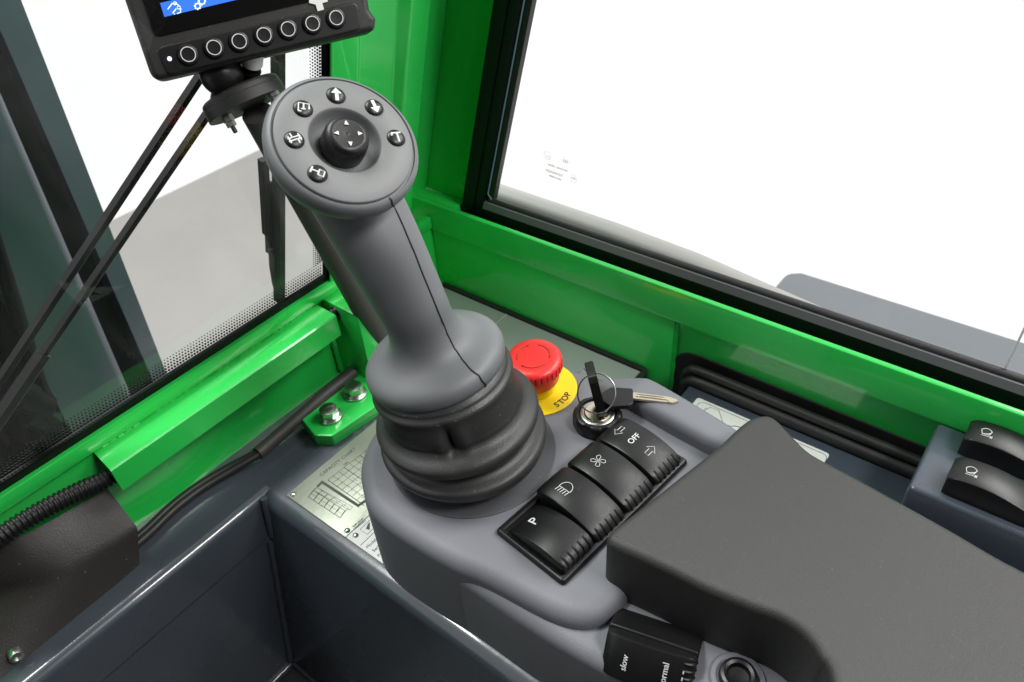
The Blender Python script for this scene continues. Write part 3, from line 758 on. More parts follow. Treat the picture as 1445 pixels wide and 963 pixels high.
for (px, py, ic, rot) in ((474.5, 134, icon_arrow, 12), (528.5, 151, icon_arrow, 208), (559.5, 194, icon_tee, 22), (428, 152.5, icon_bucket, 5), (415.5, 196.5, icon_tool, 35), (448.5, 244.5, icon_horn, -12)):
    p = onp(px, py, HC + HN * .0015, HN); mb = mH.copy(); mb.translation = p - HN * .0012
    bm = B(); lathe(bm, [(.0050, -.0003), (.0050, .0005), (.0045, .0011), (.0035, .00165), (.0022, .0019), (.0008, .00197), (.0002, .002)], mb, 32); bt = build('button', bm, M['black'], js, 50)
    c_, s_ = math.cos(math.radians(rot)), math.sin(math.radians(rot))
    f = (lambda mb, c_, s_: lambda x, y: mb @ V((1.22 * (c_ * x - s_ * y), 1.22 * (s_ * x + c_ * y), .00205 - 38 * (x * x + y * y))))(mb, c_, s_)
    bm = B(); ic(bm, f, HN); build('icon', bm, M['white'], bt, 0)

# ---------------------------------------------------------------- emergency stop
EC = V((.3295, .2590, .078)); mE = Matrix.Translation(EC) @ Matrix.Rotation(math.radians(-5), 4, 'Y')
es = thing('emergency_stop', 'red mushroom emergency stop button on a yellow collar and STOP disc', 'emergency stop', tuple(EC))
bm = B(); lathe(bm, [(.0302, .0001), (.0302, .0011), (.0298, .0014), (.013, .0014)], Matrix.Translation(EC), 80); build('label_disc', bm, M['yellow'], es)
bm = B(); a0 = onz(785, 571, .0795) - EC; a1 = onz(803.5, 557, .0795) - EC
g0, g1 = math.atan2(a0.y, a0.x), math.atan2(a1.y, a1.x)
for k, ch in enumerate('STOP'):
    g = g0 + (g1 - g0) * k / 3; c = EC + V((math.cos(g), math.sin(g), 0)) * .0245 + V((0, 0, .00145)); up = V((-math.cos(g), -math.sin(g), 0)); rt = V((-math.sin(g), math.cos(g), 0))
    text(bm, ch, .0070, (lambda c, rt, up: lambda x, y: c + rt * x + up * y)(c, rt, up), bold=.00012)
build('lettering', bm, M['dark'], es, 0)
bm = B(); lathe(bm, [(.0142, .001), (.0142, .0140), (.0136, .0145)], mE, 56); build('collar', bm, M['yellow'], es)
bm = B()
def knurl(a, r, h): return (-.0009 if (a * 30 / (2 * PI)) % 1 < .36 else 0) if (.0236 < h < .0300 and r > .0190) else 0
lathe(bm, [(.0152, .0125), (.0172, .0127), (.0175, .0133), (.0180, .0190), (.0187, .0234), (.0204, .0237), (.0210, .0246), (.0211, .0270), (.0211, .0296), (.0207, .0318), (.0196, .0334), (.0176, .0344), (.0138, .0350), (.0132, .0349), (.0105, .0352), (.005, .0353), (.001, .0353)], mE, 240, knurl)
build('mushroom_cap', bm, M['red'], es, 30)
bm = B(); ef = planef(mE, .0352)
for k in range(3):
    a = 100 - k * 120; pts = arc(0, 0, .0120, a + 40, a - 40, 14); stroke(bm, pts, .00032, ef)
    e = V(pts[-1]); d = (e - V(pts[-2])).normalized(); n = V((-d.y, d.x)); sheet(bm, [tuple(e + d * .0018), tuple(e + n * .0009), tuple(e - n * .0009)], ef, .0002)
build('turn_arrows', bm, M['redline'], es, 0)

# ---------------------------------------------------------------- key switch, keys
KC = onz(843, 596, .0785); KC.z = .0782
ks = thing('key_switch', 'black ringed ignition key switch with a nickel barrel', 'key switch', tuple(KC))
mK = Matrix.Translation(KC)
bm = B(); lathe(bm, [(.0170, .0), (.0178, .001), (.0178, .0075), (.0172, .0098), (.0158, .0108), (.0138, .0108), (.0130, .0100), (.0126, .0085), (.012, .0080)], mK, 64, lambda a, r, h: -.0008 if (h > .002 and r > .0165 and (a * 8 / (2 * PI)) % 1 < .3) else 0); build('ring', bm, M['black'], ks, 40)
bm = B(); lathe(bm, [(.0124, .0078), (.0124, .0098), (.0118, .0102), (.0100, .0102), (.0096, .0096)], mK, 56); build('bezel', bm, M['chrome'], ks)
bm = B(); lathe(bm, [(.0096, .0080), (.0096, .0106), (.0090, .0112), (.001, .0112)], mK, 48); build('barrel', bm, M['brass'], ks)
bm = B(); box(bm, KC.x - .0012, KC.x + .0012, KC.y - .0085, KC.y + .0030, KC.z + .0113, KC.z + .0116); box(bm, KC.x + .001, KC.x + .0045, KC.y - .0052, KC.y - .0032, KC.z + .0113, KC.z + .0116); build('keyhole', bm, M['dark'], ks)
k1 = thing('ignition_key', 'black headed key standing upright in the ignition switch', 'key', tuple(KC + V((0, 0, .011))))
top_ = CAM + ray(833, 521) * ((onz(846, 575, .091) - CAM).length / ray(846, 575).length * .945)
bot_ = onz(847, 577, .092)
d = (top_ - bot_); L = d.length; d.normalize(); vw = (CAM - bot_).normalized(); sx = d.cross(vw).normalized(); sy = sx.cross(d)
# head is seen edge-on: thin across the view, broad along it
mk1 = mframe(bot_, sx, (-sy), d)
bm = B(); o = fillet([(-.0085, 0), (.0085, 0), (.0105, .006), (.0105, L - .004), (.0075, L), (-.0075, L), (-.0105, L - .004), (-.0105, .006)], .0025, 4)
mt = mk1 @ Matrix(((0, 0, 1, 0), (1, 0, 0, 0), (0, 1, 0, 0), (0, 0, 0, 1))) @ Matrix.Rotation(math.radians(0), 4, 'X')
prism(bm, o, -.0031, .0031, mt); bmesh.ops.bevel(bm, geom=[e for e in bm.edges if len(e.link_faces) == 2 and e.calc_face_angle(0) > 1], offset=.0006, segments=2, affect='EDGES'); build('head', bm, M['black'], k1)
bm = B(); box(bm, -.0009, .0009, -.004, .004, -.012, .001, m=mk1); build('blade', bm, M['chrome'], k1)
rg = thing('key_ring', 'thin steel split ring linking the two keys', 'key ring', tuple(bot_))
bm = B(); rc = bot_ + d * (L * .40); vx = RM @ V((1, 0, 0)); vy = RM @ V((0, 1, 0)); rr = .0132
rp = [rc + V((.0, 0, .0)) + vx * (math.cos(2 * PI * k / 48) * rr) + vy * (math.sin(2 * PI * k / 48) * rr * 1.06) + vw * (.004 * math.cos(2 * PI * k / 48)) for k in range(48)]
tube(bm, rp, .00055, 8, True); tube(bm, [p + vw * .0010 for p in rp[:40]], .0005, 8); build('wire', bm, M['chrome'], rg)
k2 = thing('spare_key', 'black headed spare key lying on the pod with its steel blade pointing at the window', 'key', tuple(onz(875, 558, .094)))
KZ = .0955
hp = [onz(*q, KZ) for q in ((847, 556), (862, 546), (893, 548), (894, 569), (888, 572), (862, 574), (850, 566))]
f2 = fillet([(p.x, p.y) for p in hp], .002, 4)
bm = B(); 
rprism(bm, f2, KZ - .0032, KZ, .0008, 3); build('head', bm, M['black'], k2)
bm = B()
c0, c1 = onz(893, 558, KZ - .001), onz(957, 565.5, KZ - .001); dd = (c1 - c0).normalized(); nn = V((0, 0, 1)).cross(dd)
bl = [(0, -.0028), (.028, -.0026), (.030, -.0020), (.0335, -.0026), (.0365, -.0012), (.0380, .0002), (.0360, .0016), (.030, .0030), (0, .0034)]
LL = (c1 - c0).length; bl = [(a / .038 * LL, b) for a, b in bl]
mm = mframe(c0, dd, nn, V((0, 0, 1)))
prism(bm, bl, -.0020, -.0002, mm); box(bm, .002, LL * .8, -.0006, .0004, -.0003, .0004, .0002, m=mm); box(bm, .002, LL * .7, .0016, .0021, -.0003, .0003, .0002, m=mm)
build('blade', bm, M['brass'], k2, 25)

# ---------------------------------------------------------------- rocker switches
YAW = math.radians(-6.2)
def zrock(w, L, h0, h1, tilt): return lambda x, y: h0 + h1 * (1 - (2 * y / L) ** 2) + tilt * y
def rocker(name, label, m, w, L, h0, h1, tilt, icon, ribs=True, group=None, matname='black'):
    t = thing(name, label, 'rocker switch', group=group, m=m)
    z = zrock(w, L, h0, h1, tilt); bm = B(); rings = []; n = 22; e = .0014
    for i in range(n + 1):
        y = -L / 2 + L * i / n; s = min(i, n - i); dr = (.0018, .0005, .0001)[s] if s < 3 else 0
        zt = z(0, y) - dr; inx = (.0012, .0004, .0001)[s] if s < 3 else 0; hw = w / 2 - inx
        rings.append([m @ V(q) for q in ((-hw, y, 0), (-hw, y, zt - e), (-hw + e * .3, y, zt - e * .3), (-hw + e, y, zt), (0, y, zt + .0003), (hw - e, y, zt), (hw - e * .3, y, zt - e * .3), (hw, y, zt - e), (hw, y, 0))])
    loft(bm, rings, True, True, True)
    if ribs:
        for k in range(5):
            x = -w / 2 + w * (k + .9) / 5.8; y0 = -L / 2
            pts = [m @ V((x, y0 + .0060, z(0, y0 + .0060) - .0003)), m @ V((x, y0 + .003, z(0, y0 + .003) - .0001)), m @ V((x, y0 + .0006, z(0, y0) - .0008)), m @ V((x, y0 - .0004, z(0, y0) - .0042))]
            tube(bm, pts, .0009, 8)
    build('paddle', bm, M[matname], t, 40)
    up = (m.to_3x3() @ V((0, 0, 1)))
    f = lambda x, y: m @ V((x, y, z(0, y) + .00042))
    bm = B(); icon(bm, f, up); build('icon', bm, M['white'], t, 0)
    return t
def ic_P(bm, f, n): text(bm, 'P', .0096, lambda x, y: f(x - .001, y + .0125))
def ic_lamp(bm, f, n):
    g = lambda x, y: f(-.0030 + y, .0105 - x)
    stroke(bm, [(-.0045, 0)] + [(a * .9, b * 1.1) for a, b in arc(0, .0005, .0050, 180, 0, 14)] + [(.0045, 0)], .00022, g); stroke(bm, [(-.0046, 0), (.0046, 0)], .00022, g)
    for k in range(5): stroke(bm, [(-.004 + k * .002, -.0004), (-.0046 + k * .002, -.0040)], .00022, g)
def ic_fan(bm, f, n):
    for k in range(4):
        a = math.radians(k * 90 + 20); c, s = math.cos(a), math.sin(a)
        pts = [(.0004, 0), (.0020, .0020), (.0042, .0022), (.0050, .0006), (.0040, -.0006), (.0020, -.0004)]
        stroke(bm, [(x * c - y * s - .001, x * s + y * c + .0095) for x, y in pts], .00022, f, True)
def outl_arrow(bm, f, cx, cy, sgn):
    pts = [(-.0042, -.0014), (.0006, -.0014), (.0006, -.0034), (.0048, 0), (.0006, .0034), (.0006, .0014), (-.0042, .0014)]
    stroke(bm, [(cx + sgn * x, cy + y) for x, y in pts], .00022, f, True)
def ic_turn(bm, f, n):
    outl_arrow(bm, f, 0, .0165, -1); outl_arrow(bm, f, 0, -.0095, 1); text(bm, 'OFF', .0061, lambda x, y: f(x, y + .0040))
def ic_wiper(bm, f, n):
    o = lambda x, y: f(y * .95, .0150 - x * .62)
    stroke(bm, [(-.0030, -.0030), (-.0048, .0012)] + arc(0, -.0030, .0062, 132, 48, 10) + [(.0048, .0012), (.0030, -.0030)], .00022, o, True)
    stroke(bm, [(-.0038, -.0044), (.0054, -.0044)], .00022, o); stroke(bm, [(-.0030, -.0030), (.0012, -.0022), (.0040, -.0008)], .00024, o)
    for x in (.0048, .0060): stroke(bm, [(x, -.0034), (x, -.0056)], .00024, o)
def ic_slow(bm, f, n):
    text(bm, 'slow', .0050, lambda x, y: f(x - .001, y + .0120)); text(bm, 'normal', .0050, lambda x, y: f(x, y - .0100))
    for x in (-.004, .0, .004): stroke(bm, [(x - .0008, -.0195), (x + .0008, -.0195)], .0004, f)
RZ = Matrix.Rotation(YAW, 4, 'Z')
ex = (RZ @ V((1, 0, 0))); ey = (RZ @ V((0, 1, 0)))
Pa = onz(702, 750, .0795); Pb = onz(799, 819.5, .0795); Pc = onz(876, 598, .0795)
# bezel frame spans the four rockers
sb = thing('switch_cluster', 'black plastic bezel holding the row of four rocker switches', 'switch panel', ((Pa.x + Pc.x) / 2, (Pa.y + Pb.y) / 2, .078))
uu = (Pc - Pa); uu.z = 0; LU = uu.length; ex = uu.normalized(); ey = V((0, 0, 1)).cross(ex); LVv = (Pa - Pb).dot(ey)
cen = Pa + ex * (LU / 2 + .0005) - ey * (LVv / 2); cen.z = .078
mS = mframe(cen, ex, ey, V((0, 0, 1)))
W2, L2 = LU / 2 + .0015, LVv / 2 + .001
bm = B(); o = fillet([(-W2, -L2), (W2, -L2), (W2, L2), (-W2, L2)], .003, 4); o2 = fillet([(-W2 + .003, -L2 + .0045), (W2 - .003, -L2 + .0045), (W2 - .003, L2 - .0045), (-W2 + .003, L2 - .0045)], .002, 4)
rg_ = []
for q, zz in ((o, .0002), (o, .0020), (inset(o, .0008), .0034), (inset(o, .0014), .0038), (inset(o2, -.0008), .0038), (o2, .0030), (o2, .0010)): rg_.append([mS @ V((p.x, p.y, zz)) for p in q])
loft(bm, rg_, True, False, True); build('frame', bm, M['black'], sb, 40)
pitch = (2 * W2 - .0065) / 4
rows = (('parking switch marked P, nearest end of the rocker row', -.13, ic_P, .0070), ('rocker switch with a headlamp icon between the P and fan switches', .13, ic_lamp, .0092), ('rocker switch with a fan icon between the headlamp and turn signal switches', .13, ic_fan, .0092), ('turn signal rocker with two outlined arrows and OFF', .10, ic_turn, .0092))
for k, (lab, tl, ic, h0) in enumerate(rows):
    x = -W2 + .00325 + pitch * (k + .5)
    rocker('rocker_switch', 'black ' + lab, mS @ Matrix.Translation(V((x, .0 if k else -.0015, .0008))), pitch - .0022, LVv - .0075 + (.004 if k else 0), h0, .0052, tl, ic, group='rocker switches in the pod row')
# slow / normal rocker on the sloping ledge
p0, p1 = onz(858, 876, .074), onz(992, 921, .074)
ey2 = (p0 - p1); ey2.z = 0; L3 = ey2.length; ey2.normalize(); exf = V((ey2.y, -ey2.x, 0)); tl = math.radians(56)
ex2 = (exf * math.cos(tl) + V((0, 0, 1)) * math.sin(tl)).normalized(); ez2 = ex2.cross(ey2).normalized()
c2 = (p0 + p1) / 2 - ex2 * .0130 + ez2 * .0012
m2 = mframe(c2, ex2, ey2, ez2)
sbz = rocker('rocker_switch', 'black slow and normal speed rocker on the pod ledge below the armrest', m2, .0255, L3 * .92, .0085, .0035, .02, ic_slow)
bm = B(); o = fillet([(-.0142, -L3 * .47), (.0146, -L3 * .47), (.0146, L3 * .47), (-.0142, L3 * .47)], .002, 3); rprism(bm, o, -.020, .0035, .0012, 3, m2); build('bezel', bm, M['black'], sbz)
# ledge bulge that carries it
# round socket beside it
kc = onz(1041, 958, .0665)
kn = thing('round_socket', 'round grey ringed socket with a dark centre at the bottom edge below the armrest', 'socket', tuple(kc))
mk = Matrix.Translation(V((kc.x, kc.y, .0655)))
bm = B(); lathe(bm, [(.0150, .0001), (.0150, .0012), (.0142, .0020), (.0118, .0022), (.0108, .0016)], mk, 56); build('ring', bm, M['pod'], kn)
bm = B(); lathe(bm, [(.0104, .0006), (.0104, .0040), (.0096, .0062), (.0080, .0068), (.0064, .0062), (.0056, .0030), (.002, .0024)], mk, 48); build('knob', bm, M['black'], kn)

# ---------------------------------------------------------------- armrest
AT, AB = .1165, .0630
ar = thing('armrest', 'dark grey padded vinyl armrest with rounded edges on the pod', 'armrest', (.29, .03, AB))
top_px = [(1046, 597), (1064, 586), (1084, 583.5), (1100, 592), (1122, 615), (1146, 637), (1190, 661), (1240, 688), (1340, 743), (1445, 802)]
R_ = [onz(x, y, AT) for x, y in top_px]
left_px = [(1168, 948), (1157, 932), (1144, 911), (1126, 893), (1098, 876), (1060, 862), (1000, 838), (940, 808), (900, 790)]
Lf = [onz(x, y, AT - .004) for x, y in left_px]
K = onz(845, 763, AT - .002); E1 = onz(1010, 630, AT)
d1, d2 = (Lf[-1] - K).normalized(), (E1 - K).normalized(); cr_ = .0115
corner = [K + d1 * cr_ * (1 - s) ** 2 + d2 * cr_ * s * s for s in (0, .25, .5, .75, 1)]
outl = [(p.x, p.y) for p in corner] + [((K + (E1 - K) * t).x, (K + (E1 - K) * t).y) for t in (.2, .45, .7, 1)] + [(p.x, p.y) for p in R_] + [(.329, -.12), (.325, -.30), (.17, -.30), (.172, -.10), (.186, -.03), (.2040, -.006)] + [(p.x, p.y) for p in Lf]
bm = B(); rprism(bm, catmull(outl, 5), AB + .0006, AT, .0052, 7, rb=.0035); build('pad', bm, M['pad'], ar, 60)

# ---------------------------------------------------------------- wiper switch housing
hs = thing('switch_housing', 'blue grey painted steel box carrying the two wiper switches by the window', 'switch box', (.44, -.1, .02))
HZ = .087; hc = onz(1281, 687, HZ); he = onz(1440, 752, HZ)
bm = B(); box(bm, hc.x, .4492, -.60, hc.y, .0006, HZ, .0035, 4)
build('case', bm, M['bluegrey'], hs, 40)
for k, (px, py, lab) in enumerate(((1408, 682, 'black wiper rocker switch nearer the armrest on the blue grey box'), (1428, 626, 'black wiper rocker switch nearer the window on the blue grey box'))):
    c = onz(px, py, HZ + .0155); mw = Matrix.Translation(V((c.x, c.y, HZ + .0006)))
    rocker('rocker_switch', lab, mw, .0225, .050, .0118, .0045, .10, ic_wiper, ribs=False, group='wiper switches on the side box')

# ---------------------------------------------------------------- cover, conduit, cables
cv = thing('plastic_cover', 'black moulded plastic cover on the ledge under the corrugated conduit', 'cover', (-.02, .46, 0))
bm = B()
bt = [onz(*q, .0004) for q in ((196, 797), (165, 824), (110, 868), (75, 897), (40, 925), (-20, 972), (-120, 1050))]
ft = [onz(*q, .032) for q in ((193, 746), (166, 764), (128, 787), (100, 806), (75, 819), (40, 829), (-40, 843))]
fb = [ony(*q, .4735) for q in ((150, 690), (128, 703), (98, 720), (68, 737), (30, 757), (-10, 763), (-90, 800))]
for r in (bt, ft, fb):
    pass
def mid(a, b, t, lift): return [p.lerp(q, t) + V((0, 0, lift)) for p, q in zip(a, b)]
n_ = V((.3, -1, .3))
rows_ = [bt, mid(bt, ft, .3, 0), mid(bt, ft, .75, 0), mid(bt, ft, .94, 0), mid(ft, fb, .035, .0006), mid(ft, fb, .12, .0012), mid(ft, fb, .5, .0025), fb, [V((p.x, .4785, p.z - .03)) for p in fb], [V((p.x, .4785, .0004)) for p in fb]]
rows_ = [[r[0] + V((.0006, 0, 0))] + r for r in rows_]
loft(bm, rows_, False); bm.verts.ensure_lookup_table()
nn_ = len(rows_[0]); bm.faces.new([bm.verts[i * nn_] for i in range(len(rows_))])
build('shell', bm, M['cover'], cv, 45)
p = onz(24, 927, .008); ds = (V((-.1, -1, .12))).normalized()
bm = B(); lathe(bm, [(.0046, -.004), (.0046, .0012), (.0040, .0022), (.0024, .0024), (.0022, .0010), (.0004, .0010)], axisframe(p + V((0, .001, 0)), ds), 28); build('screw', bm, M['steel'], cv)

cd = thing('corrugated_conduit', 'black corrugated conduit running along the green sill into its channel', 'conduit', (0, .462, .06))
base = [ony(-60, 800, .462), ony(-20, 773, .462), ony(20, 744, .462), ony(62, 719, .462), ony(110, 694, .463), ony(160, 669, .464), V((.13, .464, .0775)), V((.2, .464, .0775)), V((.288, .464, .0780)), V((.304, .463, .0785)), V((.325, .462, .078))]
path = catmull(base, 40, False)
bm = B(); dist = 0; prev = path[0]; pts2 = []; rr_ = []
res = [path[0]]
step = .00085
acc = 0
for a, b in zip(path, path[1:]):
    L = (b - a).length; s = step - acc
    while s <= L: res.append(a.lerp(b, s / L)); s += step
    acc = L - (s - step)
prof_ = (.0068, .0068, .0056, .0056)
tube(bm, res, [prof_[i % 4] for i in range(len(res))], 16); build('tube', bm, M['black'], cd, 60)
hz = thing('cable_sleeve', 'dark grey rubber cable sleeve lying beside the green bracket', 'hose', (.25, .453, .0))
bm = B(); pts = [V((.3035, .4535, .0160)), V((.27, .4545, .0140)), V((.238, .4545, .0110)), V((.21, .4540, .0090)), V((.1905, .4530, .0085))]
tube(bm, catmull(pts, 6, False), .0056, 16, False, False); tube(bm, catmull(pts, 6, False), .0046, 16, False, True); build('sleeve', bm, mat('sleeve_rubber', (.045, .042, .04), .55, bump=.5, bscale=500, var=.15), hz, 60)
for k, dy in enumerate((0, .0052)):
    c = thing('cable', ('black cable leaving the sleeve end, the one nearer the operator', 'black cable leaving the sleeve end, the one against the green wall')[k], 'cable', (.12, .457, 0))
    pts = [V((.2, .4520 + dy * .4, .0085)), V((.1895, .4525 + dy * .6, .0078)), V((.165, .4590 + dy, .0058)), V((.14, .4640 + dy, .0050)), V((.115, .4640 + dy, .0048)), V((.09, .460 + dy, .0046)), V((.06, .458 + dy, .0046))]
    bm = B(); tube(bm, catmull(pts, 8, False), .0033, 10); build('jacket', bm, M['blackmatte'], c, 60)

# ---------------------------------------------------------------- display on its pole
pl = thing('display_pole', 'black powder coated tube pole leaning up behind the joystick to the display', 'pole', (.345, .44, .0))
PT = CAM + ray(363, 160) * .470; PB = onz(540, 487, .030)
PB = onz(540, 487, .034)
pdir = (PT - PB).normalized()
bm = B(); tube(bm, [PB - pdir * .02, PB.lerp(PT, .5), PT], .0098, 32, False); build('tube', bm, M['pole'], pl, 60)
bm = B(); lathe(bm, [(.0150, -.034), (.0150, -.028), (.0102, -.026)], axisframe(PB, V((0, 0, 1))), 32); build('foot', bm, M['pole'], pl)
# mounting discs (tilted)
MC = CAM + ray(343, 138) * .462
q0, q1 = CAM + ray(291, 165) * .462, CAM + ray(396, 113) * .462
mx = (q1 - q0).normalized(); vwm = (CAM - MC).normalized()
mup = (RM @ V((-.40, .90, .0))); mup = (mup - mx * mup.dot(mx)).normalized()
mz = (mup * .966 + (vwm - mx * vwm.dot(mx)).normalized() * .26).normalized()
my = mz.cross(mx)
mM = mframe(MC, mx, my, mz)
hw = (q1 - q0).length / 2
bm = B(); o = [V((hw * math.cos(a) * 1.0, hw * .95 * math.sin(a))) for a in [2 * PI * k / 40 for k in range(40)]]
rprism(bm, o, -.0062, .0002, .0006, 3, mM); rprism(bm, [q * .985 for q in o], -.0010, .0048, .0026, 4, mM); build('mount_disc', bm, M['blackmatte'], pl, 40)
for px, py in ((322, 168), (386, 132)):
    c = CAM + ray(px, py) * .455; mb = axisframe(c, -mz)
    bm = B(); lathe(bm, [(.0018, -.002), (.0034, -.002), (.0034, .0018), (.0018, .002)], mb, 6); lathe(bm, [(.0030, .0022), (.0030, .0048), (.0016, .0050)], mb, 6); build('nut', bm, M['steel'], pl, 20)
    bm = B(); lathe(bm, [(.0014, .0), (.0014, .0085), (.0010, .0090)], mb, 12); build('stud', bm, M['seal'], pl)

DM = CAM + ray(355, 55) * .43
dz = (CAM - DM).normalized(); dz = (dz + RM @ V((0.02, .10, 0))).normalized()
dx = (RM @ V((300, 70, 0))); dx = (dx - dz * dx.dot(dz)).normalized(); dy = dz.cross(dx)
mD = mframe(DM, dx, dy, dz); mDi = mD.inverted()
def dl(px, py, h=0):
    p = mDi @ onp(px, py, DM + dz * h, dz); return (p.x, p.y)
dsp = thing('display', 'black machine display with a row of seven round buttons and a lit blue bar', 'display', m=mD)
oc = [dl(215.5, 116), dl(529, 43), dl(519, -6), dl(518, -90), dl(145, -90), dl(174, 0)]
bm = B(); o = fillet([oc[0], oc[1], dl(531, 27), dl(522, 14), dl(519, -4), oc[3], oc[4]], [.006, .004, .002, .003, .002, .004, .004], 6)
rprism(bm, o, -.024, 0, .003, 5, rb=.004); build('housing', bm, M['blackmatte'], dsp, 40, local=True)
bm = B(); kp = fillet([dl(236, 107), dl(509, 42), dl(504, 2), dl(221, 68)], [.004] * 4, 6); rprism(bm, kp, -.0002, .0010, .0006, 3); kpo = build('keypad', bm, M['black'], dsp, 40, local=True)
bm = B(); o = fillet([dl(218, 54), dl(512, -14), dl(500, -88), dl(170, -88)], [.004, .003, .003, .003], 5); rprism(bm, o, -.0002, .0007, .0004, 3); scn = build('screen', bm, M['screen'], dsp, 40, local=True)
bm = B(); prism(bm, [dl(226, 5), dl(232, 24.5), dl(520, -44), dl(505, -62)][0:4], .0002, .0010); build('menu_bar', bm, M['bluebar'], scn, 0, local=True)
bm = B(); df = lambda x, y: V((x, y, .0012))
def px_stroke(pts, w=.0003, closed=False): stroke(bm, [dl(*q) for q in pts], w, df, closed)
px_stroke([(237, 14), (243, 6), (249, 6)]); px_stroke([(249, 6), (254, 10)]); px_stroke([(249, 13), (244, 19), (247, 21)]); px_stroke([(255, 12), (255, 18), (250, 20)])
for (cx_, cy_) in ((247, 5.5), (252.5, 11.5)): px_stroke([(cx_ + 2.2 * math.cos(a * PI / 6), cy_ + 2.2 * math.sin(a * PI / 6)) for a in range(12)], .0002, True)
for cx_, cy_, rad in ((285, 2.5, 4.2), (279, 9.5, 3.6)):
    px_stroke([(cx_ + rad * math.cos(a * PI / 8), cy_ + rad * math.sin(a * PI / 8)) for a in range(16)], .0003, True)
    for a in range(8): px_stroke([(cx_ + rad * math.cos(a * PI / 4), cy_ + rad * math.sin(a * PI / 4)), (cx_ + (rad + 1.6) * math.cos(a * PI / 4), cy_ + (rad + 1.6) * math.sin(a * PI / 4))], .0004)
build('menu_icon', bm, M['iconlit'], scn, 0, local=True)
for px, py in ((265.5, 77), (302, 67.5), (337.5, 58.5), (372.5, 49.8), (406.5, 41.3), (441, 33.5), (474.5, 25.5)):
    x, y = dl(px, py, .003); T = Matrix.Translation(V((x, y, 0)))
    bm = B(); lathe(bm, [(.0057, .0008), (.0057, .0022), (.0051, .0032), (.0043, .0034), (.0040, .0031), (.001, .0030)], T, 36); bt_ = build('button', bm, M['black'], dsp, 40, local=True)
    bm = B(); tube(bm, [T @ V((.0038 * math.cos(2 * PI * k / 32), .0038 * math.sin(2 * PI * k / 32), .00325)) for k in range(32)], .00027, 6, True); build('ring', bm, M['white'], bt_, 0, local=True)
x, y = dl(239.5, 83.5); bm = B(); lathe(bm, [(.0012, .0008), (.0012, .0013), (.0003, .0015)], Matrix.Translation(V((x, y, 0))), 16); build('indicator', bm, M['led'], dsp, local=True)
bm = B(); o = [dl(436, -4), dl(436, 5), dl(445, 7), dl(448, 16.5), dl(457, 14), dl(454.5, 5), dl(462, 3), dl(462, -6)]; prism(bm, o, .0010, .0012); pt_ = build('peel_tab', bm, M['sticker'], dsp, 0, local=True)
# ball joint and connector below the display
bj = dl(317, 100); bm = B()
c = mD @ V((*dl(312, 102), -.020)); lathe(bm, [(.002, -.0135)] + [(.0128 * math.cos(a), .0128 * math.sin(a)) for a in [-1.2 + k * .24 for k in range(11)]], axisframe(c, dy), 32)
build('ball_mount', bm, M['black'], dsp, 60)
bm = B(); c0, c1 = mD @ V((*dl(322, 102), -.020)), MC + mz * .004
for dd_ in (-.004, .004): tube(bm, [c0 + mx * dd_, c1 - mx * .004 + mx * dd_], .0032, 12)
lathe(bm, [(.010, 0), (.010, .004), (.007, .008), (.004, .013)], axisframe(MC + mz * .003 - mx * .008, (c0 - c1).normalized()), 28)
build('ball_socket', bm, M['black'], pl, 50)
bm = B(); a = mD @ V((*dl(357, 80), -.014)); b_ = MC + mx * .006 + mz * .004 - my * -.004
ax_ = (b_ - a).normalized(); ma = axisframe(a, ax_); Lc = (b_ - a).length
lathe(bm, [(.0062, -.006), (.0062, .0035)], ma, 28); build('connector_collar', bm, M['sticker'], dsp)
bm = B(); lathe(bm, [(.0058, .0035)] + [(.0058 - (.0009 if k % 2 else 0), .0035 + (Lc - .0035) * k / 7) for k in range(1, 8)] + [(.004, Lc)], ma, 28); build('connector', bm, M['black'], dsp, 30)
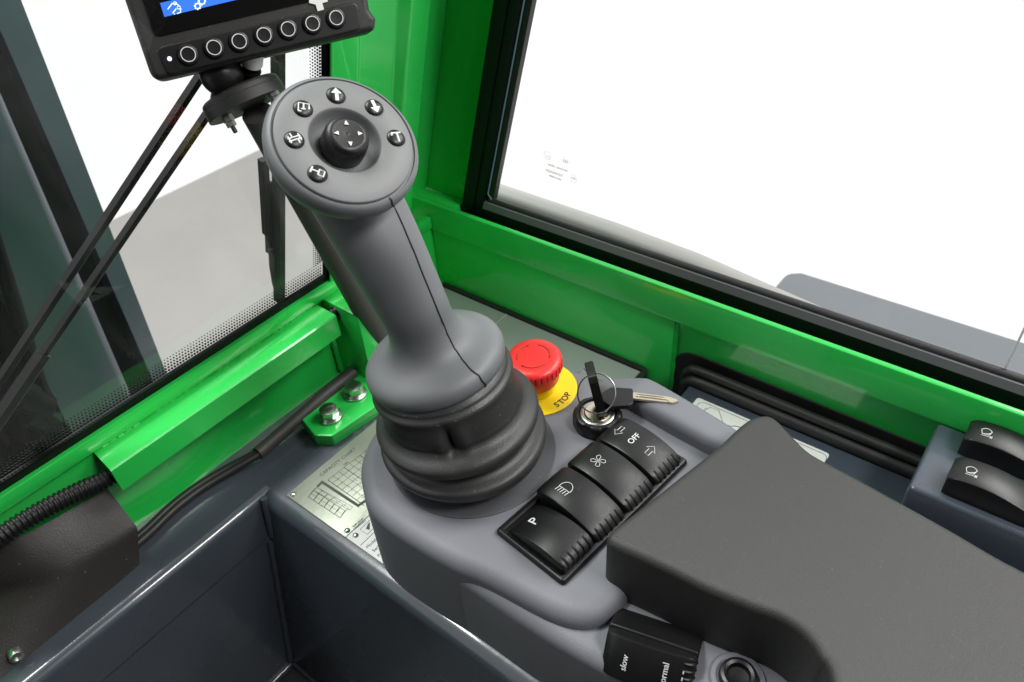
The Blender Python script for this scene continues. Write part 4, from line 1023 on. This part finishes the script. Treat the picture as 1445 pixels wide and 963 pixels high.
# ================================================================ camera, light
cd_ = bpy.data.cameras.new('camera'); cam = bpy.data.objects.new('camera', cd_); col.objects.link(cam)
cam.matrix_world = Matrix.Translation(CAM) @ RM.to_4x4()
cd_.sensor_fit = 'HORIZONTAL'; cd_.sensor_width = 36; cd_.lens = FPX * 36 / 1445
cd_.clip_start = .01; cd_.clip_end = 60
cd_.dof.use_dof = True; cd_.dof.focus_distance = .47; cd_.dof.aperture_fstop = 14
sc.camera = cam
w = bpy.data.worlds.new('World'); sc.world = w; w.use_nodes = True
bg = w.node_tree.nodes['Background']; bg.inputs[0].default_value = (1, 1, 1, 1); bg.inputs[1].default_value = .8
def area_lamp(name, loc, target, sx, sy, power, colr=(1, 1, 1)):
    l = bpy.data.lights.new(name, 'AREA'); l.shape = 'RECTANGLE'; l.size = sx; l.size_y = sy; l.energy = power; l.color = colr
    o = bpy.data.objects.new(name, l); col.objects.link(o); o.location = loc
    o.rotation_euler = (V(target) - V(loc)).to_track_quat('-Z', 'Y').to_euler(); return o
area_lamp('showroom_lamp', (1.35, -.5, 1.45), (.25, .2, .0), .8, .6, 17, (1, .985, .96))
area_lamp('showroom_lamp', (.2, 1.7, 3.1), (.2, .25, .0), 1.5, .5, 80, (1, .99, .97))
area_lamp('rear_fill_light', (.36, -.62, 1.15), (.22, .35, .0), .34, .26, 7, (1, .985, .96))  # unseen fill light, added to brighten the faces turned to the rear
sc.view_settings.view_transform = 'Standard'; sc.view_settings.look = 'None'; sc.view_settings.exposure = .45; sc.view_settings.gamma = 1
sc.render.engine = 'CYCLES'
sc.cycles.max_bounces = 8; sc.cycles.transparent_max_bounces = 16; sc.cycles.use_denoising = True
sc.cycles.caustics_reflective = False; sc.cycles.caustics_refractive = False
# out-of-frame panel added at the cab's left to block side light
bm = B(); box(bm, -.80, -.755, -.9, .46, -.2, 1.3); build('left_light_blocker', bm, M['blackmatte'], cab)
bm = B(); box(bm, -.80, .16, -.96, -.905, -.2, 1.3); build('rear_light_blocker', bm, M['blackmatte'], cab)  # unseen partial panel added to keep rear-left light off the armrest side
bm = B(); box(bm, -.80, .47, -.96, .34, 1.302, 1.34); build('roof_light_blocker', bm, mat('top_blocker_grey', (.25, .25, .25), .8), cab)  # unseen top panel added to cut the ambient light from above
# unseen cushion and backrest shapes, added to block light from the lower left
seat_blocker = thing('seat_light_blocker', 'dark out-of-frame light blocker shaped as a cushion and tall backrest, added beside the armrest', 'seat_blocker', (-.16, -.4, -.2))
bm = B(); rprism(bm, fillet([(-.42, -.78), (.10, -.78), (.10, -.10), (-.42, -.10)], .06, 6), -.19, .04, .04, 6); build('cushion', bm, M['seal'], seat_blocker, 60)
bm = B(); rprism(bm, fillet([(-.40, -.90), (.08, -.90), (.08, -.76), (-.40, -.76)], .04, 6), .0, .75, .03, 6); build('backrest', bm, M['seal'], seat_blocker, 60)
